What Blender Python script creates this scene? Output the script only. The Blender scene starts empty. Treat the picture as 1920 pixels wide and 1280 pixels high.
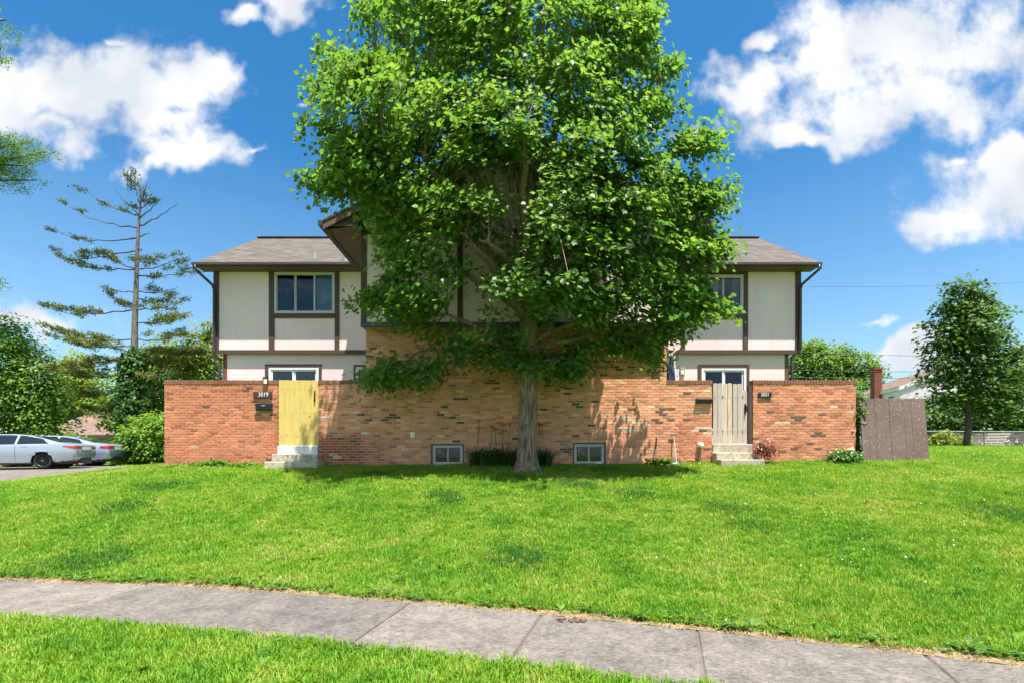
import bpy, bmesh, math, random
import numpy as np
from mathutils import Vector, Matrix

random.seed(7)
rng = np.random.default_rng(11)
R = math.radians
SC = bpy.context.scene
COL = SC.collection

# ------------------------------------------------------------------ camera
EYE, FPX, HZ = 1.5, 907.0, 850.0
cam_d = bpy.data.cameras.new('camera')
cam = bpy.data.objects.new('camera', cam_d); COL.objects.link(cam)
cam.location = (0, 0, EYE); cam.rotation_euler = (R(90), 0, 0)
cam_d.sensor_width = 36.0; cam_d.sensor_fit = 'HORIZONTAL'
cam_d.lens = 36.0 * FPX / 1920.0
cam_d.shift_y = (HZ - 640.0) / 1920.0
cam_d.clip_start = 0.05; cam_d.clip_end = 3000
SC.camera = cam

def PX(u, Y): return (u - 960.0) / FPX * Y
def PZ(v, Y): return EYE - (v - HZ) / FPX * Y
def P(u, v, Y): return Vector((PX(u, Y), Y, PZ(v, Y)))

# ------------------------------------------------------------------ light
SUN_EL, SUN_AZ = R(72.0), R(30.0)
to_sun = Vector((math.sin(SUN_AZ) * math.cos(SUN_EL), -math.cos(SUN_AZ) * math.cos(SUN_EL), math.sin(SUN_EL)))
sun_d = bpy.data.lights.new('sun', 'SUN'); sun_d.energy = 4.3; sun_d.angle = R(0.53); sun_d.color = (1.0, 0.95, 0.86)
sun = bpy.data.objects.new('sun', sun_d); COL.objects.link(sun)
sun.rotation_euler = to_sun.to_track_quat('Z', 'Y').to_euler(); sun.location = (10, -10, 30)

SC.view_settings.view_transform = 'Standard'; SC.view_settings.look = 'None'
SC.view_settings.gamma = 1.0; SC.view_settings.use_curve_mapping = False
SC.view_settings.exposure = 1.5
SC.cycles.use_denoising = True; SC.cycles.use_adaptive_sampling = True; SC.cycles.adaptive_threshold = 0.03
SC.cycles.max_bounces = 8; SC.cycles.transparent_max_bounces = 12

world = bpy.data.worlds.new('World'); SC.world = world; world.use_nodes = True
world.cycles.sampling_method = 'MANUAL'; world.cycles.sample_map_resolution = 256
def build_world():
    nt = world.node_tree; nt.nodes.clear(); N = nt.nodes.new; L = nt.links.new
    def math_(op, a, b=None, c=None, clamp=False):
        n = N('ShaderNodeMath'); n.operation = op; n.use_clamp = clamp
        for i, s in enumerate((a, b, c)):
            if s is None: continue
            if isinstance(s, (int, float)): n.inputs[i].default_value = s
            else: L(s, n.inputs[i])
        return n.outputs[0]
    sky = N('ShaderNodeTexSky'); sky.sky_type = 'NISHITA'; sky.sun_disc = False
    sky.sun_elevation = SUN_EL; sky.sun_rotation = R(180) - SUN_AZ
    sky.altitude = 200; sky.air_density = 1.0; sky.dust_density = 0.6; sky.ozone_density = 2.2
    hs = N('ShaderNodeHueSaturation'); hs.inputs['Saturation'].default_value = 1.36; hs.inputs['Value'].default_value = 0.475
    hs.inputs['Hue'].default_value = 0.493
    L(sky.outputs[0], hs.inputs['Color'])
    tc = N('ShaderNodeTexCoord'); sep = N('ShaderNodeSeparateXYZ'); L(tc.outputs['Generated'], sep.inputs[0])
    dx, dy, dz = sep.outputs
    dys = math_('MAXIMUM', dy, 0.08)
    px = math_('DIVIDE', dx, dys); pz = math_('DIVIDE', dz, dys)
    cmb = N('ShaderNodeCombineXYZ'); L(px, cmb.inputs[0]); L(pz, cmb.inputs[1])
    # gentle domain warp so the cloud banks have ragged edges
    wn = N('ShaderNodeTexNoise'); wn.noise_dimensions = '2D'; wn.inputs['Scale'].default_value = 5.5; wn.inputs['Detail'].default_value = 3; wn.inputs['Roughness'].default_value = 0.62
    L(cmb.outputs[0], wn.inputs['Vector'])
    wv = N('ShaderNodeVectorMath'); wv.operation = 'SUBTRACT'; L(wn.outputs['Color'], wv.inputs[0]); wv.inputs[1].default_value = (0.5, 0.5, 0.5)
    ws = N('ShaderNodeVectorMath'); ws.operation = 'SCALE'; L(wv.outputs[0], ws.inputs[0]); ws.inputs['Scale'].default_value = 0.16
    wp = N('ShaderNodeVectorMath'); wp.operation = 'ADD'; L(cmb.outputs[0], wp.inputs[0]); L(ws.outputs[0], wp.inputs[1])
    banks = [(40,170,120,85),(150,190,130,75),(250,165,130,75),(345,150,95,62),(300,225,120,50),(350,275,105,38),(310,300,85,24),(400,120,50,34),(110,235,120,40),
             (530,15,85,34),(455,30,45,22),(575,200,32,12),(208,74,30,14),(465,268,34,16),
             (1690,70,190,105),(1830,110,170,105),(1560,120,110,55),(1450,150,105,48),(1390,180,75,30),(1600,210,150,62),(1510,262,95,32),(1480,285,60,16),(1740,190,160,55),(1440,70,40,26),
             (1855,365,130,62),(1900,340,110,66),(1760,405,95,42),(1700,420,40,18),(1780,308,52,20),
             (1290,250,50,14),(1665,600,66,15),(1700,662,110,30),(1740,690,110,26),(60,600,90,34),(1370,238,25,14)]
    def field(vec):
        f = None
        for (u, v, ru, rv) in banks:
            c = ((u - 960) / FPX, (HZ - v) / FPX, 0)
            kx, ky = FPX / (ru * 1.12), FPX / (rv * 1.15)
            b = N('ShaderNodeVectorMath'); b.operation = 'MULTIPLY_ADD'; L(vec, b.inputs[0]); b.inputs[1].default_value = (kx, ky, 0); b.inputs[2].default_value = (-c[0] * kx, -c[1] * ky, 0)
            d = N('ShaderNodeVectorMath'); d.operation = 'LENGTH'; L(b.outputs[0], d.inputs[0])
            dv = d.outputs['Value'] if rv > 20 else math_('ADD', d.outputs['Value'], 0.42)
            f = dv if f is None else math_('SMOOTH_MIN', f, dv, 0.25)
        f = math_('SUBTRACT', 1.0, f)
        return f
    f0 = field(wp.outputs[0])
    front = N('ShaderNodeMapRange'); L(dy, front.inputs[0]); front.inputs[1].default_value = 0.28; front.inputs[2].default_value = 0.5
    # unseen cumulus beyond the view, cover raised to add ambient light, on a flat deck
    dzs = math_('MAXIMUM', dz, 0.06)
    qx = math_('DIVIDE', dx, dzs); qy = math_('DIVIDE', dy, dzs)
    cq = N('ShaderNodeCombineXYZ'); L(qx, cq.inputs[0]); L(qy, cq.inputs[1])
    gn = N('ShaderNodeTexNoise'); gn.noise_dimensions = '2D'; gn.inputs['Scale'].default_value = 0.9; gn.inputs['Detail'].default_value = 3; L(cq.outputs[0], gn.inputs['Vector'])
    fg = math_('MULTIPLY_ADD', gn.outputs['Fac'], 4.0, -1.88)
    fm = N('ShaderNodeMix'); fm.data_type = 'FLOAT'; L(front.outputs[0], fm.inputs[0]); L(fg, fm.inputs[2]); L(f0, fm.inputs[3])
    ffl = fm.outputs[0]
    fb = N('ShaderNodeTexNoise'); fb.noise_dimensions = '2D'; fb.inputs['Scale'].default_value = 7.0; fb.inputs['Detail'].default_value = 7; fb.inputs['Roughness'].default_value = 0.6
    L(cmb.outputs[0], fb.inputs['Vector'])
    fn = math_('MULTIPLY_ADD', fb.outputs['Fac'], 2.3, -1.12)
    tot = math_('ADD', ffl, fn)
    mr = N('ShaderNodeMapRange'); mr.interpolation_type = 'SMOOTHSTEP'; L(tot, mr.inputs[0]); mr.inputs[1].default_value = -0.16; mr.inputs[2].default_value = 0.78
    dens = mr.outputs[0]
    # cloud body: bright tops, softly grey where thick
    sn = N('ShaderNodeTexNoise'); sn.noise_dimensions = '2D'; sn.inputs['Scale'].default_value = 4.0; sn.inputs['Detail'].default_value = 3
    so = N('ShaderNodeVectorMath'); so.operation = 'ADD'; L(cmb.outputs[0], so.inputs[0]); so.inputs[1].default_value = (0.0, 0.05, 3.0); L(so.outputs[0], sn.inputs['Vector'])
    shade = N('ShaderNodeMapRange'); L(sn.outputs['Fac'], shade.inputs[0]); shade.inputs[1].default_value = 0.38; shade.inputs[2].default_value = 0.60; shade.inputs[3].default_value = 0.15; shade.inputs[4].default_value = 1.0
    cc = N('ShaderNodeMix'); cc.data_type = 'RGBA'; L(shade.outputs[0], cc.inputs[0])
    cc.inputs[6].default_value = (1.75, 1.87, 2.06, 1); cc.inputs[7].default_value = (2.5, 2.53, 2.6, 1)
    # pale haze low over the horizon
    hz = N('ShaderNodeMapRange'); L(dz, hz.inputs[0]); hz.inputs[1].default_value = 0.0; hz.inputs[2].default_value = 0.50; hz.inputs[3].default_value = 0.33; hz.inputs[4].default_value = 0.0
    hm = N('ShaderNodeMix'); hm.data_type = 'RGBA'; L(hz.outputs[0], hm.inputs[0]); L(hs.outputs[0], hm.inputs[6]); hm.inputs[7].default_value = (1.95, 2.35, 2.7, 1)
    mx = N('ShaderNodeMix'); mx.data_type = 'RGBA'; L(dens, mx.inputs[0]); L(hm.outputs[2], mx.inputs[6]); L(cc.outputs[2], mx.inputs[7])
    bg = N('ShaderNodeBackground'); bg.inputs['Strength'].default_value = 0.15; L(mx.outputs[2], bg.inputs['Color'])
    out = N('ShaderNodeOutputWorld'); L(bg.outputs[0], out.inputs['Surface'])
build_world()

# ------------------------------------------------------------------ materials
MATS = {}
class NT:
    def __init__(s, name):
        s.m = bpy.data.materials.new(name); s.m.use_nodes = True; s.t = s.m.node_tree
        s.t.nodes.clear(); s.out = s.n('ShaderNodeOutputMaterial')
    def n(s, t): return s.t.nodes.new(t)
    def l(s, a, b): s.t.links.new(a, b)
    def pos(s, scale=(1, 1, 1), obj=False):
        g = s.n('ShaderNodeTexCoord').outputs['Object'] if obj else s.n('ShaderNodeNewGeometry').outputs['Position']
        v = s.n('ShaderNodeVectorMath'); v.operation = 'MULTIPLY'; s.l(g, v.inputs[0]); v.inputs[1].default_value = scale
        return v.outputs[0]
    def noise(s, vec, scale, detail=4, rough=0.55):
        t = s.n('ShaderNodeTexNoise'); t.inputs['Scale'].default_value = scale; t.inputs['Detail'].default_value = detail
        t.inputs['Roughness'].default_value = rough; s.l(vec, t.inputs['Vector']); return t.outputs['Fac']
    def ramp(s, fac, stops, interp='LINEAR'):
        r = s.n('ShaderNodeValToRGB'); r.color_ramp.interpolation = interp; e = r.color_ramp.elements
        while len(e) < len(stops): e.new(0.5)
        for el, (p, c) in zip(e, stops):
            el.position = p; el.color = tuple(c) + (1,) if len(c) == 3 else c
        s.l(fac, r.inputs[0]); return r.outputs[0]
    def mix(s, fac, a, b, mode='MIX'):
        m = s.n('ShaderNodeMix'); m.data_type = 'RGBA'; m.blend_type = mode
        for i, x in ((0, fac), (6, a), (7, b)):
            if isinstance(x, (int, float)): m.inputs[i].default_value = x
            elif isinstance(x, tuple): m.inputs[i].default_value = x if len(x) == 4 else x + (1,)
            else: s.l(x, m.inputs[i])
        return m.outputs[2]
    def bump(s, h, strength=0.3, dist=0.01):
        b = s.n('ShaderNodeBump'); b.inputs['Strength'].default_value = strength; b.inputs['Distance'].default_value = dist
        s.l(h, b.inputs['Height']); return b.outputs[0]
    def attr(s, name):
        a = s.n('ShaderNodeAttribute'); a.attribute_name = name; return a
    def pr(s, col, rough=0.8, metal=0.0, normal=None, spec=0.4, coat=0.0):
        p = s.n('ShaderNodeBsdfPrincipled')
        if isinstance(col, tuple): p.inputs['Base Color'].default_value = col + (1,)
        else: s.l(col, p.inputs['Base Color'])
        if isinstance(rough, (int, float)): p.inputs['Roughness'].default_value = rough
        else: s.l(rough, p.inputs['Roughness'])
        p.inputs['Metallic'].default_value = metal; p.inputs['Specular IOR Level'].default_value = spec
        p.inputs['Coat Weight'].default_value = coat
        if normal is not None: s.l(normal, p.inputs['Normal'])
        return p.outputs[0]
    def done(s, sh, key):
        s.l(sh, s.out.inputs['Surface']); MATS[key] = s.m; return s.m

def plain(key, c, rough=0.7, metal=0.0, var=0.18, scale=6.0, fine=60.0, bump=0.15, spec=0.35, stretch=(1, 1, 1), coat=0.0):
    t = NT(key); p = t.pos(stretch)
    n1 = t.noise(p, scale, 5); n2 = t.noise(p, fine, 3)
    lo = tuple(x * (1 - var) for x in c); hi = tuple(min(1, x * (1 + var)) for x in c)
    col = t.ramp(n1, [(0.3, lo), (0.7, hi)])
    col = t.mix(0.25, col, t.ramp(n2, [(0.3, lo), (0.7, hi)]))
    nb = t.bump(n2, bump, 0.004)
    return t.done(t.pr(col, rough, metal, nb, spec, coat), key)

def leaf_mat(key, dark, mid, bright, trans=0.35, tcol=None, rough=0.5, patch=0.35):
    t = NT(key); a = t.attr('tint')
    f = a.outputs['Fac']
    n = t.noise(t.pos(), patch, 3)
    ad = t.n('ShaderNodeMath'); ad.operation = 'MULTIPLY_ADD'; t.l(n, ad.inputs[0]); ad.inputs[1].default_value = 0.9; ad.inputs[2].default_value = -0.45
    a2 = t.n('ShaderNodeMath'); a2.operation = 'ADD'; a2.use_clamp = True; t.l(f, a2.inputs[0]); t.l(ad.outputs[0], a2.inputs[1])
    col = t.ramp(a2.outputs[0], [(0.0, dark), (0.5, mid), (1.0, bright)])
    p = t.pr(col, rough, 0, None, 0.35)
    tr = t.n('ShaderNodeBsdfTranslucent')
    tc = t.mix(1.0, col, tcol or (1.35, 1.25, 0.5), 'MULTIPLY'); t.l(tc, tr.inputs['Color'])
    ms = t.n('ShaderNodeMixShader'); ms.inputs[0].default_value = trans; t.l(p, ms.inputs[1]); t.l(tr.outputs[0], ms.inputs[2])
    return t.done(ms.outputs[0], key)

leaf_mat('maple_leaf', (0.10, 0.20, 0.055), (0.14, 0.26, 0.058), (0.235, 0.36, 0.075), 0.55, (1.15, 1.2, 0.6), 0.42)
leaf_mat('maple_leaf_dark', (0.045, 0.10, 0.025), (0.085, 0.17, 0.035), (0.16, 0.26, 0.05), 0.45)
leaf_mat('tree_leaf', (0.055, 0.13, 0.02), (0.13, 0.25, 0.035), (0.26, 0.38, 0.06), 0.42)
leaf_mat('olive_leaf', (0.09, 0.14, 0.025), (0.20, 0.27, 0.04), (0.36, 0.40, 0.07), 0.4)
leaf_mat('pine_needle', (0.035, 0.065, 0.022), (0.085, 0.13, 0.035), (0.24, 0.27, 0.05), 0.25)
leaf_mat('ivy_leaf', (0.02, 0.065, 0.012), (0.04, 0.12, 0.018), (0.09, 0.2, 0.03), 0.25)
leaf_mat('red_leaf', (0.07, 0.02, 0.015), (0.18, 0.055, 0.03), (0.35, 0.16, 0.09), 0.25, (1.2, 0.8, 0.6))
leaf_mat('shrub_leaf', (0.06, 0.14, 0.02), (0.14, 0.28, 0.035), (0.28, 0.42, 0.06), 0.42)
leaf_mat('lily_leaf', (0.02, 0.055, 0.012), (0.04, 0.10, 0.02), (0.09, 0.17, 0.03), 0.3)
leaf_mat('weed_leaf', (0.04, 0.11, 0.012), (0.08, 0.20, 0.022), (0.15, 0.30, 0.04), 0.35)
leaf_mat('flower_petal', (0.55, 0.20, 0.03), (0.75, 0.28, 0.04), (0.85, 0.42, 0.08), 0.3, (1, 0.9, 0.6))
leaf_mat('white_petal', (0.6, 0.6, 0.55), (0.75, 0.74, 0.7), (0.85, 0.85, 0.8), 0.3, (1, 1, 1))

leaf_mat('straw', (0.18, 0.14, 0.06), (0.32, 0.25, 0.12), (0.44, 0.36, 0.19), 0.25, (1, .95, .8))
leaf_mat('lush_grass', (0.03, 0.11, 0.016), (0.055, 0.18, 0.02), (0.10, 0.26, 0.025), 0.35)
def grass_mat():
    t = NT('grass'); f = t.attr('tint').outputs['Fac']
    n1 = t.ramp(t.noise(t.pos((1, 1, 0)), 0.55, 5, 0.6), [(0.28, (0.18, 0.18, 0.18)), (0.72, (0.84, 0.84, 0.84))]); n2 = t.noise(t.pos((1, 1, 0)), 2.6, 4, 0.6); n3 = t.noise(t.pos((1, 1, 0)), 9.0, 3)
    n2 = t.ramp(n2, [(0.30, (0.14, 0.14, 0.14)), (0.70, (0.86, 0.86, 0.86))])
    m = t.n('ShaderNodeMath'); m.operation = 'MULTIPLY_ADD'; t.l(n2, m.inputs[0]); m.inputs[1].default_value = 0.75; t.l(n1, m.inputs[2])
    m2 = t.n('ShaderNodeMath'); m2.operation = 'MULTIPLY_ADD'; t.l(f, m2.inputs[0]); m2.inputs[1].default_value = 0.45; t.l(m.outputs[0], m2.inputs[2])
    m3 = t.n('ShaderNodeMath'); m3.operation = 'MULTIPLY_ADD'; t.l(n3, m3.inputs[0]); m3.inputs[1].default_value = 0.45; t.l(m2.outputs[0], m3.inputs[2])
    m4 = t.n('ShaderNodeMath'); m4.operation = 'MULTIPLY'; t.l(m3.outputs[0], m4.inputs[0]); m4.inputs[1].default_value = 0.5
    col = t.ramp(m4.outputs[0], [(0.38, (0.038, 0.145, 0.014)), (0.52, (0.105, 0.27, 0.017)), (0.65, (0.175, 0.345, 0.022)), (0.78, (0.265, 0.39, 0.045)), (0.92, (0.42, 0.42, 0.14))])
    p = t.pr(col, 0.55, 0, None, 0.3)
    tr = t.n('ShaderNodeBsdfTranslucent'); t.l(t.mix(1.0, col, (1.3, 1.2, 0.5), 'MULTIPLY'), tr.inputs['Color'])
    ms = t.n('ShaderNodeMixShader'); ms.inputs[0].default_value = 0.35; t.l(p, ms.inputs[1]); t.l(tr.outputs[0], ms.inputs[2])
    t.done(ms.outputs[0], 'grass')
grass_mat()

def ground_mat():
    t = NT('lawn_ground'); p = t.pos((1, 1, 0))
    n1 = t.noise(p, 0.5, 6, 0.6); n2 = t.noise(p, 14.0, 5, 0.65)
    a = t.ramp(n1, [(0.3, (0.055, 0.14, 0.015)), (0.55, (0.10, 0.20, 0.02)), (0.75, (0.17, 0.22, 0.05))])
    b = t.ramp(n2, [(0.3, (0.05, 0.07, 0.02)), (0.6, (0.13, 0.20, 0.03))])
    t.done(t.pr(t.mix(0.5, a, b), 0.95, 0, t.bump(n2, 0.6, 0.03), 0.1), 'lawn_ground')
ground_mat()

def concrete_mat(key, c, stain=(0.5, 0.38, 0.26), rust=0.5):
    t = NT(key); p = t.pos()
    n1 = t.noise(p, 2.2, 6, 0.65); n2 = t.noise(t.pos((1, 1.6, 1)), 26.0, 6, 0.75); n3 = t.noise(p, 95.0, 3, 0.7); n4 = t.noise(t.pos((1, 1, 1)), 6.0, 5, 0.6); n5 = t.noise(p, 7.0, 5, 0.7)
    col = t.ramp(n1, [(0.32, tuple(x * 0.74 for x in c)), (0.68, tuple(x * 1.18 for x in c))])
    col = t.mix(1.0, col, t.ramp(n5, [(0.32, (0.78, 0.78, 0.78)), (0.66, (1.16, 1.15, 1.13))]), 'MULTIPLY')
    col = t.mix(1.0, col, t.ramp(n2, [(0.34, (0.52, 0.51, 0.50)), (0.5, (1, 1, 1)), (0.66, (1.45, 1.43, 1.40))]), 'MULTIPLY')
    col = t.mix(t.ramp(n3, [(0.56, (0, 0, 0)), (0.68, (0.6, 0.6, 0.6))]), col, tuple(min(1, x * 1.7) for x in c))
    col = t.mix(t.ramp(n4, [(0.64, (0, 0, 0)), (0.74, (rust, rust, rust))]), col, stain)
    oi = t.n('ShaderNodeObjectInfo'); col = t.mix(1.0, col, t.ramp(oi.outputs['Random'], [(0.0, (0.84, 0.84, 0.85)), (1.0, (1.12, 1.10, 1.07))]), 'MULTIPLY')
    t.done(t.pr(col, 0.9, 0, t.bump(n2, 0.6, 0.008), 0.2), key)
concrete_mat('sidewalk_concrete', (0.158, 0.143, 0.132), (0.19, 0.11, 0.06), 0.5)
concrete_mat('step_concrete', (0.47, 0.42, 0.33), (0.28, 0.23, 0.16), 0.6)
concrete_mat('white_concrete', (0.62, 0.63, 0.64), (0.4, 0.38, 0.36), 0.5)
concrete_mat('asphalt', (0.145, 0.128, 0.118), (0.2, 0.19, 0.18), 0.5)
concrete_mat('dirt', (0.26, 0.19, 0.105), (0.12, 0.09, 0.05), 0.9)
plain('joint_soil', (0.13, 0.11, 0.085), 0.95, var=0.4, scale=14, bump=0.5)
plain('clod_soil', (0.11, 0.075, 0.045), 0.95, var=0.4, scale=20, bump=0.6)

def brick_mat():
    t = NT('brick'); a = t.attr('bc').outputs['Color']
    n1 = t.noise(t.pos(), 38.0, 5, 0.65); n2 = t.noise(t.pos((1, 1, 1)), 0.9, 5, 0.6); n3 = t.noise(t.pos((14, 14, 30)), 1.0, 4, 0.7)
    col = t.mix(1.0, a, t.ramp(n1, [(0.25, (0.72, 0.7, 0.68)), (0.7, (1.14, 1.12, 1.1))]), 'MULTIPLY')
    col = t.mix(1.0, col, t.ramp(n2, [(0.3, (0.8, 0.74, 0.7)), (0.65, (1.08, 1.06, 1.04))]), 'MULTIPLY')
    col = t.mix(t.ramp(n3, [(0.6, (0, 0, 0)), (0.74, (0.45, 0.45, 0.45))]), col, (0.55, 0.43, 0.33))
    t.done(t.pr(col, 0.88, 0, t.bump(n1, 0.5, 0.006), 0.2), 'brick')
brick_mat()
plain('mortar', (0.54, 0.41, 0.30), 0.95, var=0.3, scale=3, fine=80, bump=0.4)

def stucco_mat(key, c):
    t = NT(key); p = t.pos()
    n1 = t.noise(p, 0.8, 4); n2 = t.noise(p, 32.0, 6, 0.7); n3 = t.noise(t.pos((9, 9, 0.7)), 1.0, 4, 0.65)
    col = t.ramp(n1, [(0.3, tuple(x * 0.93 for x in c)), (0.7, tuple(min(1, x * 1.05) for x in c))])
    col = t.mix(t.ramp(n3, [(0.56, (0, 0, 0)), (0.8, (0.5, 0.5, 0.5))]), col, tuple(x * 0.78 for x in c))
    t.done(t.pr(col, 0.92, 0, t.bump(n2, 0.5, 0.012), 0.2), key)
stucco_mat('stucco', (0.785, 0.615, 0.625))
stucco_mat('stucco_cream', (0.79, 0.63, 0.58))
plain('brown_trim', (0.085, 0.052, 0.043), 0.6, var=0.25, stretch=(3, 3, 3), spec=0.3)
plain('brown_soffit', (0.12, 0.075, 0.058), 0.7, var=0.15)
plain('dark_gutter', (0.05, 0.042, 0.040), 0.42, var=0.15, spec=0.5)
plain('tan_drip', (0.42, 0.30, 0.15), 0.8)
plain('vinyl_white', (0.72, 0.72, 0.72), 0.45, var=0.05)
plain('vinyl_beige', (0.50, 0.48, 0.46), 0.5, var=0.06)
plain('blind', (0.50, 0.60, 0.66), 0.8, var=0.06)
plain('curtain', (0.62, 0.62, 0.64), 0.9, var=0.06)
plain('dark_room', (0.035, 0.035, 0.04), 0.95)
plain('black_metal', (0.02, 0.02, 0.022), 0.4, var=0.2, spec=0.5)
plain('black_plastic', (0.018, 0.018, 0.02), 0.5, var=0.2, spec=0.45)
plain('grey_metal', (0.40, 0.41, 0.42), 0.5, metal=0.4, var=0.15)
plain('sign_brown', (0.06, 0.035, 0.03), 0.6)
plain('paint_white', (0.80, 0.80, 0.77), 0.6, var=0.06)
plain('lamp_glass', (0.72, 0.68, 0.58), 0.25, var=0.08, spec=0.5)
plain('new_pine', (0.66, 0.47, 0.145), 0.7, var=0.26, scale=3, fine=30, stretch=(18, 18, 0.8), bump=0.35)
plain('new_pine_pale', (0.72, 0.55, 0.20), 0.7, var=0.22, scale=3, fine=30, stretch=(18, 18, 0.8), bump=0.35)
plain('knot', (0.22, 0.12, 0.05), 0.8)
plain('weathered_wood', (0.47, 0.385, 0.335), 0.85, var=0.28, scale=3, fine=30, stretch=(16, 16, 1.0), bump=0.5)
plain('weathered_wood_tan', (0.57, 0.445, 0.35), 0.85, var=0.28, scale=3, fine=30, stretch=(16, 16, 1.0), bump=0.5)
def panel_mat():
    t = NT('brown_paint'); p = t.pos((30, 30, 2.2))
    n1 = t.noise(t.pos((58, 58, 3.2)), 1.0, 3, 0.65); n2 = t.noise(t.pos((40, 40, 3)), 1.3, 4)
    n3 = t.noise(t.pos(), 1.2, 4)
    col = t.ramp(n3, [(0.3, (0.105, 0.070, 0.060)), (0.7, (0.14, 0.096, 0.084))])
    col = t.mix(t.ramp(n1, [(0.625, (0, 0, 0)), (0.67, (0.75, 0.75, 0.75))]), col, (0.52, 0.46, 0.42))
    col = t.mix(t.ramp(n2, [(0.3, (0.3, 0.3, 0.3)), (0.6, (0, 0, 0))]), col, (0.09, 0.06, 0.055))
    t.done(t.pr(col, 0.8, 0, t.bump(n2, 0.3, 0.004), 0.25), 'brown_paint')
panel_mat()
def bark_mat(key, a, b, sc=(30, 30, 3.2)):
    t = NT(key); n = t.noise(t.pos(sc), 1.0, 6, 0.6); n2 = t.noise(t.pos(), 1.5, 3)
    col = t.ramp(n, [(0.36, a), (0.62, b)])
    col = t.mix(t.ramp(n2, [(0.45, (0, 0, 0)), (0.75, (0.4, 0.4, 0.4))]), col, (0.14, 0.15, 0.075))
    t.done(t.pr(col, 0.95, 0, t.bump(n, 0.9, 0.05), 0.1), key)
bark_mat('maple_bark', (0.085, 0.062, 0.045), (0.36, 0.27, 0.195))
bark_mat('dark_bark', (0.05, 0.04, 0.032), (0.15, 0.12, 0.095))
bark_mat('pine_bark', (0.10, 0.085, 0.075), (0.26, 0.22, 0.19))
def shingle_mat(key, a, b):
    t = NT(key); g = t.n('ShaderNodeNewGeometry').outputs['Position']
    sp = t.n('ShaderNodeSeparateXYZ'); t.l(g, sp.inputs[0])
    ad = t.n('ShaderNodeMath'); ad.operation = 'ADD'; t.l(sp.outputs[0], ad.inputs[0]); t.l(sp.outputs[1], ad.inputs[1])
    cb = t.n('ShaderNodeCombineXYZ'); t.l(ad.outputs[0], cb.inputs[0]); t.l(sp.outputs[2], cb.inputs[1])
    br = t.n('ShaderNodeTexBrick'); t.l(cb.outputs[0], br.inputs['Vector'])
    br.inputs['Color1'].default_value = a + (1,); br.inputs['Color2'].default_value = b + (1,); br.inputs['Mortar'].default_value = tuple(x * 0.45 for x in a) + (1,)
    br.inputs['Scale'].default_value = 1.0; br.inputs['Mortar Size'].default_value = 0.008; br.inputs['Brick Width'].default_value = 0.26; br.inputs['Row Height'].default_value = 0.078
    br.inputs['Bias'].default_value = 0.0
    n = t.noise(t.pos(), 2.0, 5, 0.6); n2 = t.noise(t.pos(), 70, 3)
    col = t.mix(1.0, br.outputs['Color'], t.ramp(n, [(0.3, (0.8, 0.8, 0.8)), (0.7, (1.15, 1.13, 1.1))]), 'MULTIPLY')
    t.done(t.pr(col, 0.95, 0, t.bump(n2, 0.6, 0.01), 0.1), key)
shingle_mat('grey_shingle', (0.112, 0.099, 0.091), (0.165, 0.148, 0.136))
shingle_mat('brown_shingle', (0.20, 0.14, 0.115), (0.26, 0.18, 0.145))
def glass_mat():
    t = NT('window_glass')
    gl = t.n('ShaderNodeBsdfGlossy'); gl.inputs['Roughness'].default_value = 0.015; gl.inputs['Color'].default_value = (0.9, 0.95, 1, 1)
    tr = t.n('ShaderNodeBsdfTransparent'); tr.inputs['Color'].default_value = (0.62, 0.68, 0.70, 1)
    fr = t.n('ShaderNodeFresnel'); fr.inputs['IOR'].default_value = 1.45
    ms = t.n('ShaderNodeMixShader'); t.l(fr.outputs[0], ms.inputs[0]); t.l(tr.outputs[0], ms.inputs[1]); t.l(gl.outputs[0], ms.inputs[2])
    t.done(ms.outputs[0], 'window_glass')
glass_mat()
plain('car_glass', (0.012, 0.018, 0.026), 0.08, var=0.1, spec=0.35, bump=0.0)
def paint(key, c):
    t = NT(key); t.done(t.pr(c, 0.32, 0.35, None, 0.5, 0.8), key)
paint('silver_paint', (0.36, 0.42, 0.50)); paint('pale_blue_paint', (0.34, 0.44, 0.58))  # silver base tinted blue to stand in for bluish reflections
plain('tyre', (0.02, 0.02, 0.021), 0.8); plain('black_alloy', (0.035, 0.035, 0.038), 0.35, metal=0.5); plain('bright_alloy', (0.6, 0.6, 0.62), 0.3, metal=0.7)
def red_mat():
    t = NT('tail_red'); t.done(t.pr((0.5, 0.02, 0.025), 0.15, 0, None, 0.6, 0.5), 'tail_red')
red_mat()
plain('chrome', (0.7, 0.7, 0.72), 0.15, metal=0.9, var=0.02, bump=0)
plain('flag_blue', (0.02, 0.045, 0.13), 0.85, var=0.2)
plain('pole_wood', (0.55, 0.38, 0.2), 0.6)
plain('white_siding', (0.85, 0.73, 0.79), 0.7, var=0.05)
plain('grey_siding', (0.30, 0.30, 0.29), 0.8, var=0.1)
plain('chimney_brick', (0.20, 0.07, 0.05), 0.9, var=0.35, scale=12)
plain('wire', (0.05, 0.05, 0.055), 0.6)
plain('fence_steel', (0.22, 0.22, 0.22), 0.5, metal=0.5)

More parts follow.
